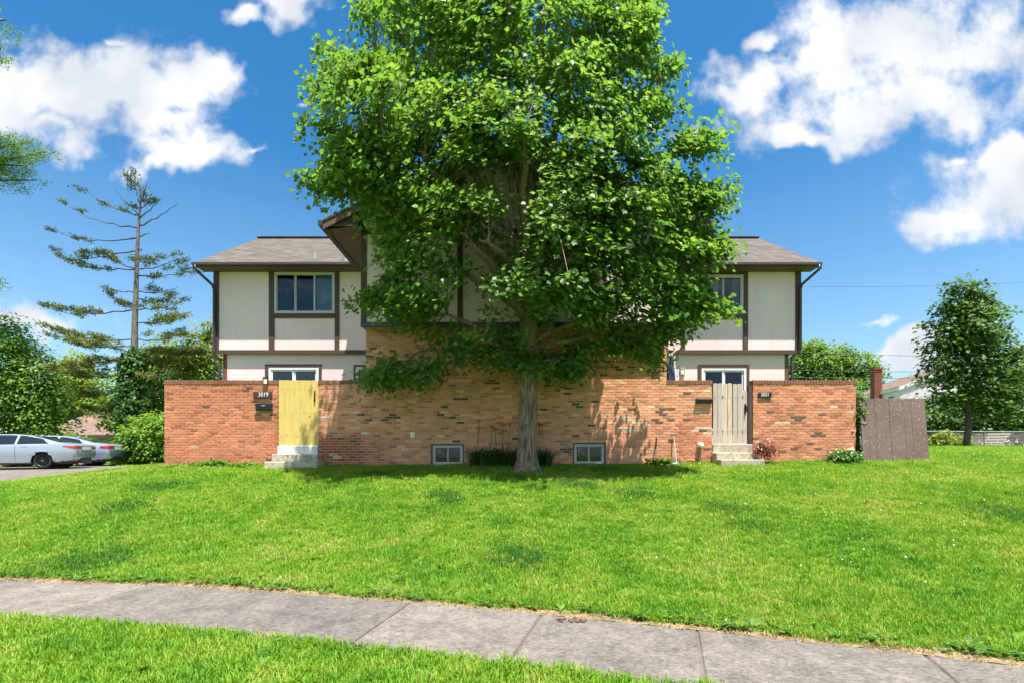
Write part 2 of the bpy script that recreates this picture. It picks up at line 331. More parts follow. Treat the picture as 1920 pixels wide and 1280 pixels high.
# ------------------------------------------------------------------ builders
ROOT_LOC = {}
def tag(o, label=None, cat=None, group=None, kind=None):
    if label: o['label'] = label
    if cat: o['category'] = cat
    if group: o['group'] = group
    if kind: o['kind'] = kind
    return o
def thing(name, label, cat, loc=(0, 0, 0), group=None, kind=None):
    o = bpy.data.objects.new(name, None); COL.objects.link(o); o.location = loc
    o.empty_display_size = 0.2; ROOT_LOC[o] = Vector(loc)
    return tag(o, label, cat, group, kind)
def off_of(parent):
    while parent is not None:
        if parent in ROOT_LOC: return ROOT_LOC[parent]
        parent = parent.parent
    return Vector((0, 0, 0))
def link_mesh(name, me, mat, parent=None, smooth=False):
    if mat is not None: me.materials.append(MATS[mat] if isinstance(mat, str) else mat)
    if smooth: me.polygons.foreach_set('use_smooth', np.ones(len(me.polygons), dtype=bool))
    o = bpy.data.objects.new(name, me); COL.objects.link(o)
    if parent is not None: o.parent = parent
    return o
class MB:
    def __init__(s): s.v = []; s.f = []
    def box(s, x0, x1, y0, y1, z0, z1):
        b = len(s.v)
        s.v += [(x0,y0,z0),(x1,y0,z0),(x1,y1,z0),(x0,y1,z0),(x0,y0,z1),(x1,y0,z1),(x1,y1,z1),(x0,y1,z1)]
        s.f += [tuple(b + i for i in q) for q in ((0,3,2,1),(4,5,6,7),(0,1,5,4),(1,2,6,5),(2,3,7,6),(3,0,4,7))]
        return s
    def obox(s, c, ax, ay, az):      # oriented box: centre and three half-axis vectors
        b = len(s.v); c = Vector(c); ax = Vector(ax); ay = Vector(ay); az = Vector(az)
        for k in ((-1,-1,-1),(1,-1,-1),(1,1,-1),(-1,1,-1),(-1,-1,1),(1,-1,1),(1,1,1),(-1,1,1)):
            s.v.append(tuple(c + ax * k[0] + ay * k[1] + az * k[2]))
        s.f += [tuple(b + i for i in q) for q in ((0,3,2,1),(4,5,6,7),(0,1,5,4),(1,2,6,5),(2,3,7,6),(3,0,4,7))]
        return s
    def prism(s, pts, d):            # polygon (3-D points) extruded by vector d
        b = len(s.v); n = len(pts); d = Vector(d)
        s.v += [tuple(p) for p in pts] + [tuple(Vector(p) + d) for p in pts]
        s.f.append(tuple(b + i for i in range(n))); s.f.append(tuple(b + n + i for i in reversed(range(n))))
        for i in range(n):
            j = (i + 1) % n; s.f.append((b + i, b + n + i, b + n + j, b + j))
        return s
    def tube(s, pts, rad, n=8, cap=True):
        pts = [Vector(p) for p in pts]
        if not isinstance(rad, (list, tuple)): rad = [rad] * len(pts)
        b = len(s.v); prev = None
        for i, p in enumerate(pts):
            t = (pts[min(i + 1, len(pts) - 1)] - pts[max(i - 1, 0)]).normalized()
            if prev is None:
                a = Vector((0, 0, 1)) if abs(t.z) < 0.9 else Vector((1, 0, 0))
                x = t.cross(a).normalized()
            else:
                x = (prev - t * prev.dot(t)).normalized()
            prev = x; y = t.cross(x)
            for k in range(n):
                an = 2 * math.pi * k / n
                s.v.append(tuple(p + (x * math.cos(an) + y * math.sin(an)) * rad[i]))
        for i in range(len(pts) - 1):
            for k in range(n):
                k2 = (k + 1) % n
                s.f.append((b + i*n + k, b + i*n + k2, b + (i+1)*n + k2, b + (i+1)*n + k))
        if cap:
            s.f.append(tuple(b + k for k in reversed(range(n)))); e = b + (len(pts) - 1) * n
            s.f.append(tuple(e + k for k in range(n)))
        return s
    def build(s, name, mat, parent=None, smooth=False, bevel=0.0):
        o = off_of(parent)
        me = bpy.data.meshes.new(name)
        me.from_pydata([(v[0]-o.x, v[1]-o.y, v[2]-o.z) for v in s.v], [], s.f); me.update()
        if bevel > 0:
            bm = bmesh.new(); bm.from_mesh(me)
            bmesh.ops.bevel(bm, geom=bm.edges[:], offset=bevel, segments=1, affect='EDGES', profile=0.5)
            bm.to_mesh(me); bm.free()
        bm = bmesh.new(); bm.from_mesh(me); bmesh.ops.recalc_face_normals(bm, faces=bm.faces[:]); bm.to_mesh(me); bm.free()
        return link_mesh(name, me, mat, parent, smooth)

def bulk(name, V, F, mat, parent=None, tint=None, col=None, smooth=False):
    """big mesh from arrays: V (n,3), F (m,k) constant polygon size, tint per face"""
    o = off_of(parent); V = np.asarray(V, dtype=np.float32) - np.array(o, dtype=np.float32)
    F = np.asarray(F, dtype=np.int32); m, k = F.shape
    me = bpy.data.meshes.new(name)
    me.vertices.add(len(V)); me.vertices.foreach_set('co', V.ravel())
    me.loops.add(m * k); me.loops.foreach_set('vertex_index', F.ravel())
    me.polygons.add(m); me.polygons.foreach_set('loop_start', np.arange(0, m * k, k, dtype=np.int32))
    me.polygons.foreach_set('loop_total', np.full(m, k, dtype=np.int32))
    me.update(calc_edges=True)
    if tint is not None:
        a = me.attributes.new('tint', 'FLOAT', 'FACE'); a.data.foreach_set('value', np.asarray(tint, dtype=np.float32))
    if col is not None:
        a = me.attributes.new('bc', 'FLOAT_COLOR', 'FACE'); a.data.foreach_set('color', np.asarray(col, dtype=np.float32).ravel())
        me.polygons.foreach_set('use_smooth', np.zeros(m, dtype=bool))
    return link_mesh(name, me, mat, parent, smooth)

def unit(a): return a / np.maximum(np.linalg.norm(a, axis=-1, keepdims=True), 1e-9)
# leaf templates: (verts, faces) in x=side, y=tip, z=normal; two halves folded along the midrib
MAPLE_V = np.array([(0,0,0),(0,0.62,-0.02),(0,1,-0.10), (.38,-.04,.05),(.34,.20,.04),(.58,.46,.02),(.29,.62,.02), (-.38,-.04,.05),(-.34,.20,.04),(-.58,.46,.02),(-.29,.62,.02)])
MAPLE_F = np.array([(0,3,4,5,6,2),(2,10,9,8,7,0)])
KITE_V = np.array([(0,0,0),(0.33,0.42,0.05),(0,1,-0.08),(-0.33,0.42,0.05)])
KITE_F = np.array([(0,1,2,3)])
NEEDLE_V = np.array([(0,0,0),(0.055,0.4,0.0),(0,1,-0.05),(-0.055,0.4,0.0)])
def leaves(pos, nrm, tip, size, tmpl, tint):
    tv, tf = tmpl
    nrm = unit(nrm); tip = unit(tip - nrm * np.sum(tip * nrm, axis=1, keepdims=True)); side = np.cross(tip, nrm)
    n = len(pos)
    V = (pos[:, None, :] + size[:, None, None] * (tv[None, :, 0:1] * side[:, None, :] + tv[None, :, 1:2] * tip[:, None, :] + tv[None, :, 2:3] * nrm[:, None, :]))
    F = tf[None, :, :] + (np.arange(n) * len(tv))[:, None, None]
    return V.reshape(-1, 3), F.reshape(-1, tf.shape[1]), np.repeat(tint, len(tf))

# ------------------------------------------------------------------ terrain
def s_top(X):                        # far edge of the pavement
    Xc = np.clip(X, -9, 8)
    return 4.55 - 0.275 * Xc - 0.0145 * Xc * Xc + np.where(X < -9, -(X + 9) * 0.014, 0) + np.where(X > 8, -(X - 8) * 0.5, 0)
ctrl = []
for x in (-16, -12, -8, -5, -2, 0, 2, 4, 7, 10):
    yt = float(s_top(np.array(float(x))))
    ctrl += [(x, yt + 0.05, 0.0), (x, yt - 1.1, 0.0), (x, yt - 3.0, -0.02)]
ctrl += [(-16,-6,-.05),(0,-6,-.05),(12,-6,-.05),(-9,12.36,1.17),(-5,12.36,1.19),(0,12.36,1.215),(5,12.36,1.25),(9,12.36,1.34),(12,12.2,1.38),(14,13,1.47),
         (-13.8,13,.71),(-12,12.4,.86),(-20,21.5,.85),(-26,21,.82),(-14,20,.9),(-9,21,1.1),(-8.5,8.2,.36),(-13,8.5,.25),(17,18,1.74),(22,21,1.8),(10,9,.86),(14,9,.95),(5,8.4,.62),(0,8.4,.58),(-4,8.4,.52),
         (0,16,1.22),(0,30,1.2),(-30,40,.8),(30,40,1.9),(24,12,1.5),(-26,12,.45),(16,4,.35),(-22,5,.0)]
ctrl = np.array(ctrl, dtype=float)
def tps_fit(c):
    n = len(c); d = np.linalg.norm(c[:, None, :2] - c[None, :, :2], axis=2); K = np.where(d > 0, d * d * np.log(d + 1e-12), 0) + np.eye(n) * 0.02
    Pm = np.c_[np.ones(n), c[:, :2]]; A = np.zeros((n + 3, n + 3)); A[:n, :n] = K; A[:n, n:] = Pm; A[n:, :n] = Pm.T
    return np.linalg.solve(A, np.r_[c[:, 2], np.zeros(3)])
TW = tps_fit(ctrl)
def gz(X, Y):
    X = np.clip(np.asarray(X, float), -26, 24); Y = np.clip(np.asarray(Y, float), -6, 40)
    sh = X.shape; x = X.ravel(); y = Y.ravel(); out = np.empty(len(x))
    for i in range(0, len(x), 20000):
        d = np.hypot(x[i:i+20000, None] - ctrl[None, :, 0], y[i:i+20000, None] - ctrl[None, :, 1])
        K = np.where(d > 0, d * d * np.log(d + 1e-12), 0)
        out[i:i+20000] = K @ TW[:-3] + TW[-3] + TW[-2] * x[i:i+20000] + TW[-1] * y[i:i+20000]
    return out.reshape(sh)
def g1(x, y): return float(gz(np.array([x]), np.array([y]))[0])

def build_ground():
    xs = np.r_[[-900, -400, -180, -90, -55, -38], np.arange(-30, 30.01, 0.3), [38, 55, 90, 180, 400, 900]]
    ys = np.r_[[-200, -60, -20, -8], np.arange(-4, 26.01, 0.3), [28, 31, 35, 40, 50, 70, 110, 200, 500, 1200]]
    XX, YY = np.meshgrid(xs, ys); Z = gz(XX, YY)
    # under the pavement the soil lies lower than the slabs
    yt = s_top(XX); under = (YY < yt - 0.0) & (YY > yt - 1.12)
    Z = Z - np.where(under, 0.06, 0.0)
    nx, ny = len(xs), len(ys)
    idx = np.arange(nx * ny).reshape(ny, nx)
    F = np.stack([idx[:-1, :-1], idx[:-1, 1:], idx[1:, 1:], idx[1:, :-1]], -1).reshape(-1, 4)
    o = bulk('ground', np.stack([XX.ravel(), YY.ravel(), Z.ravel()], 1), F, 'lawn_ground', smooth=True)
    tag(o, 'green lawn ground sloping up to the brick wall', None, None, 'structure')
build_ground()

def tangent(x):
    e = 0.05; dy = float(s_top(np.array(x + e)) - s_top(np.array(x - e))) / (2 * e)
    t = Vector((1, dy, 0)).normalized(); return t, Vector((t.y, -t.x, 0))     # along, towards the street
def edge_pt(x, off):
    t, n = tangent(x); y = float(s_top(np.array(float(x)))); return Vector((x, y, 0)) + n * off
W_WALK = 1.06
def build_sidewalk():
    root = thing('sidewalk', 'curving grey concrete pavement of square slabs between the lawns', None, (0, 4, 0), kind='structure')
    joints = [-17.0, -15.5, -14.0, -12.6, -11.2, -9.8, -8.4, -7.0, -5.55, -4.08, -2.68, -1.01, 0.27, 1.56, 3.05, 4.3, 5.6, 6.9, 8.2]
    bed = MB()
    for a, b in zip(joints[:-1], joints[1:]):
        m = MB(); n = 5; top = []; g = 0.008
        dz = random.uniform(-0.006, 0.006); tilt = random.uniform(-0.004, 0.004)
        xs = [a + g + (b - a - 2 * g) * i / n for i in range(n + 1)]
        far = [edge_pt(x, 0.0) for x in xs]; near = [edge_pt(x, W_WALK) for x in xs]
        for i, (pf, pn) in enumerate(zip(far, near)):
            for p in (pf, pn):
                z = g1(p.x, p.y) + 0.018 + dz + tilt * (i / n - 0.5)
                m.v += [(p.x, p.y, z), (p.x, p.y, z - 0.10)]
        for i in range(n):
            k = i * 4; q = k + 4
            m.f += [(k, k+2, q+2, q), (k+1, q+1, q+3, k+3), (k, q, q+1, k+1), (k+2, k+3, q+3, q+2)]
        m.f += [(0, 1, 3, 2), (n*4, n*4+2, n*4+3, n*4+1)]
        m.build('slab', 'sidewalk_concrete', root, bevel=0.010)
    # soil packed in the joints and along the far edge
    d = MB(); xs = np.linspace(-17, 8.2, 170); row = []
    for x in xs:
        w = 0.125 + 0.06 * math.sin(x * 3.1) * math.sin(x * 1.27 + 1) + 0.02 * math.sin(x * 9)
        a = edge_pt(x, -max(0.03, w)); b = edge_pt(x, 0.012)
        d.v += [(a.x, a.y, g1(a.x, a.y) + 0.012), (b.x, b.y, g1(b.x, b.y) + 0.016 + 0.006 * math.sin(x * 17))]
    for i in range(len(xs) - 1): d.f.append((2*i, 2*i+1, 2*i+3, 2*i+2))
    o = d.build('soil_edge', 'dirt'); tag(o, 'dry tan soil strip along the far edge of the pavement', None, None, 'structure')
    d = MB(); xs = np.linspace(-17, 8.2, 80)
    for x in xs:
        a = edge_pt(x, -0.02); b = edge_pt(x, W_WALK + 0.02)
        d.v += [(a.x, a.y, g1(a.x, a.y) + 0.002), (b.x, b.y, g1(b.x, b.y) + 0.002)]
    for i in range(len(xs) - 1): d.f.append((2*i, 2*i+1, 2*i+3, 2*i+2))
    o = d.build('sidewalk_bed', 'joint_soil', root)
build_sidewalk()

def drape(name, poly_fn, x0, x1, y0, y1, st, mat, lift, label):
    xs = np.arange(x0, x1 + 1e-6, st); ys = np.arange(y0, y1 + 1e-6, st); XX, YY = np.meshgrid(xs, ys)
    YY = np.maximum(YY, poly_fn(XX)); Z = gz(XX, YY) + lift
    idx = np.arange(XX.size).reshape(XX.shape)
    F = np.stack([idx[:-1, :-1], idx[:-1, 1:], idx[1:, 1:], idx[1:, :-1]], -1).reshape(-1, 4)
    o = bulk(name, np.stack([XX.ravel(), YY.ravel(), Z.ravel()], 1), F, mat, smooth=True)
    return tag(o, label, None, None, 'structure')
drive_front = lambda X: 12.95 + 0.0 * X - 0.06 * np.clip(X + 11.5, 0, 3) 
drape('driveway', drive_front, -40, -9.15, 12.4, 23.4, 0.35, 'asphalt', 0.03, 'pale worn asphalt car park left of the brick wall')
drape('driveway_kerb', lambda X: drive_front(X) - 0.16, -40, -9.15, 12.2, 12.97, 0.09, 'sidewalk_concrete', 0.045, 'pale concrete edging between the lawn and the car park')

# ------------------------------------------------------------------ house and patio walls
YF, YU, YW, YL = 12.36, 12.06, 14.70, 14.79          # brick front, bay upper storey, wing upper wall, wing lower wall
WT = 3.38                                            # top of patio walls
XB0, XB1 = -3.734, 3.952                             # brick bay
CO, CP, BH = 0.0677, 0.2032, 0.0575                  # course, pitch, brick height

def split_boxes(x0, x1, z0, z1, holes):
    xs = sorted({x0, x1} | {h[0] for h in holes} | {h[1] for h in holes}); out = []
    for a, b in zip(xs[:-1], xs[1:]):
        if b <= x0 or a >= x1: continue
        cut = sorted([(h[2], h[3]) for h in holes if h[0] <= a + 1e-6 and h[1] >= b - 1e-6]); z = z0
        for c0, c1 in cut:
            if c0 > z: out.append((a, b, z, c0))
            z = max(z, c1)
        if z < z1: out.append((a, b, z, z1))
    return out

DARK_PX = [(715,675),(715,686),(675,777),(740,777),(748,781),(695,787),(727,787),(820,777),(845,782),(862,792),(828,761),(850,746),(865,746),(923,711),(935,716),(918,716),
           (855,828),(1071,727),(1071,736),(1075,756),(1081,761),(1027,766),(1124,690),(1154,690),(1190,686),(1125,701),(1244,776),(1260,786),(1290,786),(1238,791),(1050,841),(1063,841),(1058,846),
           (1105,796),(640,821),(655,828),(1440,774),(1487,782),(1505,782),(1495,787),(1545,775),(1490,840),(1533,814),(1245,766),(1257,766),(1260,787),(1230,787),(600,640)]
WHITE_PX = [(1175,766),(1160,781),(1176,781),(1186,787),(1192,791),(1206,791),(1212,796),(1160,801),(1178,801),(1183,806),(1197,806),(1207,706),(1223,760),(1145,791),(1150,791),
            (1315,803),(1330,802),(1300,806),(1332,811),(1465,790),(1480,790),(1310,771),(605,781),(690,706),(1155,711),(840,771),(570,724),(686,812),(825,817),(1320,730),(1290,732),(1570,760)]
def brick_colour(x, z):
    u = 960 + x * FPX / YF; v = HZ - (z - EYE) * FPX / YF
    for (a, b) in DARK_PX:
        if abs(u - a) < 7.4 and abs(v - b) < 2.6: return (0.15, 0.10, 0.082)
    for (a, b) in WHITE_PX:
        if abs(u - a) < 7.4 and abs(v - b) < 2.6: return (0.70, 0.56, 0.43)
    r = random.random()
    red = 0.0                                         # the wall was laid from two batches: redder at the left wall and by the gates
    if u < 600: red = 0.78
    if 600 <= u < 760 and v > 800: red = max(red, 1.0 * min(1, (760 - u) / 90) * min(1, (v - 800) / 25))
    if 1250 < u < 1345 and v > 770: red = max(red, 0.6 * min(1, (u - 1250) / 30) * min(1, (v - 770) / 30))
    if u > 1412: red = 0.42
    tan = (0.70, 0.335, 0.205); rd = (0.56, 0.195, 0.112); dk = (0.25, 0.062, 0.042)
    c = [tan[i] * (1 - min(red, .85)) + rd[i] * min(red, .85) for i in range(3)]
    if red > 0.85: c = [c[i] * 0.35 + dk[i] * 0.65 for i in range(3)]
    if r < 0.10: c = [x * 0.66 for x in c]
    elif r < 0.24: c = [c[i] * 0.5 + rd[i] * 0.5 for i in range(3)]
    elif r < 0.33: c = [min(1, x * 1.22) for x in c]
    elif r < 0.342: c = [0.17, 0.10, 0.07]
    elif r < 0.35: c = [0.62, 0.46, 0.33]
    k = random.uniform(0.86, 1.13)
    return tuple(x * k for x in c)

BRICK_MESH = {}
def brick_mesh(sx, sy, sz, col):
    q = tuple(round(c * 50) / 50 if c > 0.12 else round(c * 120) / 120 for c in col)
    key = (round(sx, 3), round(sy, 3), round(sz, 3), q)
    if key in BRICK_MESH: return BRICK_MESH[key]
    m = bpy.data.meshes.new('brick'); e = 0.004
    x, y, z = sx / 2, sy, sz / 2
    V = [(-x+e,0,-z+e),(x-e,0,-z+e),(x-e,0,z-e),(-x+e,0,z-e),(-x,e,-z),(x,e,-z),(x,e,z),(-x,e,z),(-x,y,-z),(x,y,-z),(x,y,z),(-x,y,z)]
    F = [(0,1,2,3),(4,5,1,0),(5,6,2,1),(6,7,3,2),(7,4,0,3),(8,9,5,4),(9,10,6,5),(10,11,7,6),(11,8,4,7),(9,8,11,10)]
    m.from_pydata(V, [], F); m.materials.append(MATS['brick'])
    a = m.attributes.new('bc', 'FLOAT_COLOR', 'FACE'); a.data.foreach_set('color', np.array([tuple(q) + (1,)] * len(F), dtype=np.float32).ravel())
    BRICK_MESH[key] = m; return m

def lay_bricks(parent, x0, x1, z_top, zlow, holes=(), coping=True, y=YF, limit=300, depth=0.09, ends=(False, False), tooth=(False, False)):
    """running bond; the first `limit` bricks that show largest are objects of their own"""
    base = off_of(parent); items = []
    ztop = z_top
    if coping:
        n = max(1, round((x1 - x0 + 0.02) / 0.0735)); w = (x1 - x0 + 0.02) / n
        for i in range(n):
            cx = x0 - 0.01 + w * (i + 0.5); c = tuple(k * random.uniform(0.72, 1.0) for k in (0.33, 0.155, 0.098))
            items.append((cx, y - 0.012 + random.uniform(-.003, .003), z_top - 0.05 + random.uniform(-.005, .004), w - 0.009, 0.215, 0.098, c, 'coping_brick'))
        ztop = z_top - 0.108
    n = int((ztop - zlow) / CO) + 1
    for r in range(n):
        zc = ztop - CO * r - CO / 2 + 0.004
        rr = int(round((4.62 - zc) / CO)); sh = CP / 2 if rr % 2 else 0.0
        k0 = math.floor((x0 - sh) / CP) - 1
        for k in range(k0, k0 + int((x1 - x0) / CP) + 4):
            a = k * CP + sh + 0.005; b = (k + 1) * CP + sh - 0.005
            segs = [(max(a, x0), min(b, x1))]
            if zc < WT - 0.108:
                if (tooth[0] and (a + b) / 2 < x0) or (tooth[1] and (a + b) / 2 >= x1): continue
                segs = [(a if tooth[0] else max(a, x0), b if tooth[1] else min(b, x1))]
            for h in holes:
                if zc + BH / 2 > h[2] and zc - BH / 2 < h[3]:
                    ns = []
                    for (p, q) in segs:
                        if q <= h[0] or p >= h[1]: ns.append((p, q))
                        else:
                            if p < h[0] - 0.02: ns.append((p, h[0]))
                            if q > h[1] + 0.02: ns.append((h[1], q))
                    segs = ns
            for (p, q) in segs:
                if q - p < 0.025: continue
                cx = (p + q) / 2
                d = depth
                if (ends[0] and p < x0 + 0.03) or (ends[1] and q > x1 - 0.03): d = 0.205
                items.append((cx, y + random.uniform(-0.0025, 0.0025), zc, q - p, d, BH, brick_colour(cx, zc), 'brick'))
    vis = lambda it: it[2] > g1(it[0], y - 0.05) + 0.02
    def rank(it):
        dist = math.hypot(math.hypot(it[0], it[1]), it[2] - EYE)
        hid = 1 if (abs(it[0] - 0.33) < 0.45) else 0      # behind the tree trunk
        small = 1 if it[3] < 0.12 and it[7] == 'brick' else 0
        cop = 1 if it[7] == 'coping_brick' else 0
        return (not vis(it), hid, it[2] > 3.5, small, cop and limit < 999, dist)
    items.sort(key=rank)
    for it in items[:limit]:
        if not vis(it): continue
        o = bpy.data.objects.new(it[7], brick_mesh(it[3], it[4], it[5], it[6])); COL.objects.link(o)
        o.parent = parent; o.location = Vector((it[0], it[1], it[2])) - base
    rest = items[limit:] + [it for it in items[:limit] if not vis(it)]
    if rest:
        V, F, C = [], [], []
        for it in rest:
            me = brick_mesh(it[3], it[4], it[5], (0.3, 0.3, 0.3)); b = len(V)
            V += [(v.co.x + it[0], v.co.y + it[1], v.co.z + it[2]) for v in me.vertices]
            for p in me.polygons: F.append(tuple(b + i for i in p.vertices)); C.append(tuple(it[6]) + (1,))
        o = bulk('brickwork', V, F, 'brick', parent, col=C); o['kind'] = 'stuff'

def patio_wall(label, x0, x1, ends, tooth=(False, False)):
    r = thing('brick_wall', label, 'brick wall', ((x0 + x1) / 2, YF, g1((x0 + x1) / 2, YF)), 'patio walls either side of the gates')
    m = MB(); m.box(x0 + 0.002, x1 - 0.002, YF + 0.007, YF + 0.195, 0.6, WT - 0.012); m.build('mortar_core', 'mortar', r)
    lay_bricks(r, x0, x1, WT, 0.75, ends=ends, tooth=tooth)
patio_wall('reddish brick patio wall left of the yellow wooden gate', -8.885, -5.996, (True, True))
patio_wall('short brick wall between the yellow gate and the brick bay', -4.947, XB0, (True, False), (False, True))
patio_wall('short brick wall between the brick bay and the grey picket gate', XB1, 5.11, (False, True), (True, False))
patio_wall('orange brick patio wall right of the grey picket gate', 6.16, 8.79, (True, True))

ZD = 4.634                                           # underside of bay upper storey
EZ = 7.02                                            # soffit level
RX, RZ = 0.107, 9.42                                 # cross-gable ridge
MRY, MRZ = 17.85, 9.43                               # main ridge
WX0, WX1 = -9.04, 8.755

house = thing('duplex_house', 'two storey brick and stucco duplex with brown timbering and grey shingle roofs', 'house', (0, 15, 1.2))
def hpart(mb, name, mat, parent=None, **k): return mb.build(name, mat, parent or house, **k)

# basement windows
BW = [(PX(808, YF), PX(870, YF), PZ(871, YF), PZ(831, YF)), (PX(1074, YF), PX(1136, YF), PZ(870, YF), PZ(829, YF))]
bw_holes = [(a, b, c, d) for a, b, c, d in BW]
def brick_bay():
    m = MB()
    for (a, b, c, d) in split_boxes(XB0 + 0.004, XB1 - 0.004, 0.6, ZD - 0.004, bw_holes): m.box(a, b, YF + 0.007, YF + 0.2, c, d)
    w = hpart(m, 'brick_bay_wall', 'mortar')
    lay_bricks(w, XB0, XB1, ZD - 0.01, 0.75, holes=bw_holes, coping=False, ends=(False, False), tooth=(True, True))
    m = MB(); m.box(XB0 + .02, XB0 + .2, YF + 0.21, YL + 1, 0.6, ZD); m.box(XB1 - .2, XB1 - .02, YF + 0.21, YL + 1, 0.6, ZD)
    hpart(m, 'bay_side_wall', 'mortar')
    m = MB(); m.box(XB0 - 0.008, XB0 + .02, YF + 0.105, YL, ZD - 0.9, ZD - 0.02); m.box(XB1 - 0.02, XB1 + .008, YF + 0.105, YL, ZD - 0.9, ZD - 0.02)
    hpart(m, 'side_brickwork', 'chimney_brick')
brick_bay()

def window(x0, x1, z0, z1, y, panes, frame='vinyl_beige', fw=0.05, name='window', inner=0.028, depth=0.09, lab=None):
    m = MB()
    m.box(x0, x0 + fw, y, y + depth, z0, z1); m.box(x1 - fw, x1, y, y + depth, z0, z1)
    m.box(x0 + fw, x1 - fw, y, y + depth, z1 - fw, z1); m.box(x0 + fw, x1 - fw, y, y + depth, z0, z0 + fw)
    w = hpart(m, name, frame)
    if lab: w['label'] = lab
    xs = [x0 + fw] + [x0 + (x1 - x0) * t for t in panes] + [x1 - fw]
    for i, (a, b) in enumerate(zip(xs[:-1], xs[1:])):
        yy = y + 0.02 + 0.018 * (i % 2)
        f = MB(); t = inner
        f.box(a, a + t, yy, yy + 0.03, z0 + fw, z1 - fw); f.box(b - t, b, yy, yy + 0.03, z0 + fw, z1 - fw)
        f.box(a + t, b - t, yy, yy + 0.03, z1 - fw - t, z1 - fw); f.box(a + t, b - t, yy, yy + 0.03, z0 + fw, z0 + fw + t)
        hpart(f, 'sash', frame, w)
        g = MB(); g.box(a + t, b - t, yy + 0.010, yy + 0.016, z0 + fw + t, z1 - fw - t); hpart(g, 'pane', 'window_glass', w)
    return w
def room(x0, x1, z0, z1, y, d=0.9):
    m = MB(); m.v = [(x0,y,z0),(x1,y,z0),(x1,y,z1),(x0,y,z1),(x0,y+d,z0),(x1,y+d,z0),(x1,y+d,z1),(x0,y+d,z1)]
    m.f = [(4,5,6,7),(0,4,7,3),(1,2,6,5),(0,1,5,4),(3,7,6,2)]
    return hpart(m, 'room_lining', 'dark_room')

# wing walls with openings
UW = [(PX(515, YW), PX(628, YW), PZ(588, YW), PZ(511, YW)), (PX(1284, YW), PX(1393, YW), PZ(589, YW), PZ(516, YW))]
DR = [(PX(504, YL), PX(598, YL), 2.15, PZ(688, YL)), (PX(1315, YL), PX(1399, YL), 2.15, PZ(689, YL))]
SW = (PX(667, YL), PX(667, YL) + 0.9, 3.2, PZ(687, YL))
SWR = (4.1, 4.95, 3.2, PZ(687, YL))
def wing():
    for (a, b, sgn) in ((WX0, XB0, 0), (XB1, WX1, 1)):
        m = MB()
        for q in split_boxes(a, b, 4.62, EZ + 0.02, [UW[sgn]]): m.box(q[0], q[1], YW, YW + 0.16, q[2], q[3])
        hpart(m, 'upper_wall', 'stucco')
        lo = (WX0 + 0.21, XB0) if sgn == 0 else (XB1, WX1 - 0.30)
        m = MB()
        for q in split_boxes(lo[0], lo[1], 0.8, 4.60, [DR[sgn], SW if sgn == 0 else SWR]): m.box(q[0], q[1], YL, YL + 0.16, q[2], q[3])
        hpart(m, 'lower_wall', 'stucco' if sgn == 0 else 'stucco_cream')
        m = MB(); m.box(a if sgn == 0 else a, b, YW + 0.01, YL + 0.15, 4.602, 4.619); hpart(m, 'overhang_soffit', 'brown_soffit')
    # brick end walls of the ground floor, stucco end walls above
    for s, xe, xl in ((-1, WX0, WX0 + 0.21), (1, WX1, WX1 - 0.30)):
        m = MB(); m.box(min(xl, xl - s * 0.12), max(xl, xl - s * 0.12), YL - 0.004, 20.7, 0.8, 4.60); hpart(m, 'end_brick_wall', 'chimney_brick' if s < 0 else 'brown_soffit')
        m = MB(); m.box(min(xe, xe - s * 0.14), max(xe, xe - s * 0.14), YW + 0.165, 20.9, 4.62, EZ)
        x = xe if s < 0 else xe - 0.14
        m.prism([(x, 14.3, EZ), (x, 21.4, EZ), (x, MRY, MRZ - 0.16)], (0.14, 0, 0)); hpart(m, 'end_wall', 'stucco')
    m = MB(); m.box(WX0 + .2, WX1 - .2, 20.72, 20.88, 0.8, EZ); hpart(m, 'back_wall', 'stucco')
    m = MB(); m.box(WX0 + .2, WX1 - .2, 15.2, 20.7, 4.45, 4.58); hpart(m, 'floor_deck', 'dark_room')
wing()
for (x0, x1, z0, z1), i in zip(UW, (0, 1)):
    window(x0 + .002, x1 - .002, z0 + .002, z1 - .002, YW - 0.03, (0.345, 0.66) if i == 0 else (0.36, 0.66), 'vinyl_beige', 0.055)
    room(x0 - .1, x1 + .1, z0 - .1, z1 + .1, YW + 0.17)
for (x0, x1, z0, z1), i in zip(DR, (0, 1)):
    window(x0 + .002, x1 - .002, z0 + .002, z1 - .002, YL - 0.02, (0.5,), 'vinyl_white', 0.07, 'sliding_door', 0.05)
    room(x0 - .1, x1 + .1, z0 - .05, z1 + .1, YL + 0.17, 1.4)
for q in (SW, SWR):
    window(q[0] + .002, q[1] - .002, q[2] + .002, q[3] - .002, YL - 0.02, (0.5,), 'vinyl_white', 0.05); room(q[0] - .1, q[1] + .1, q[2] - .1, q[3] + .1, YL + 0.17)
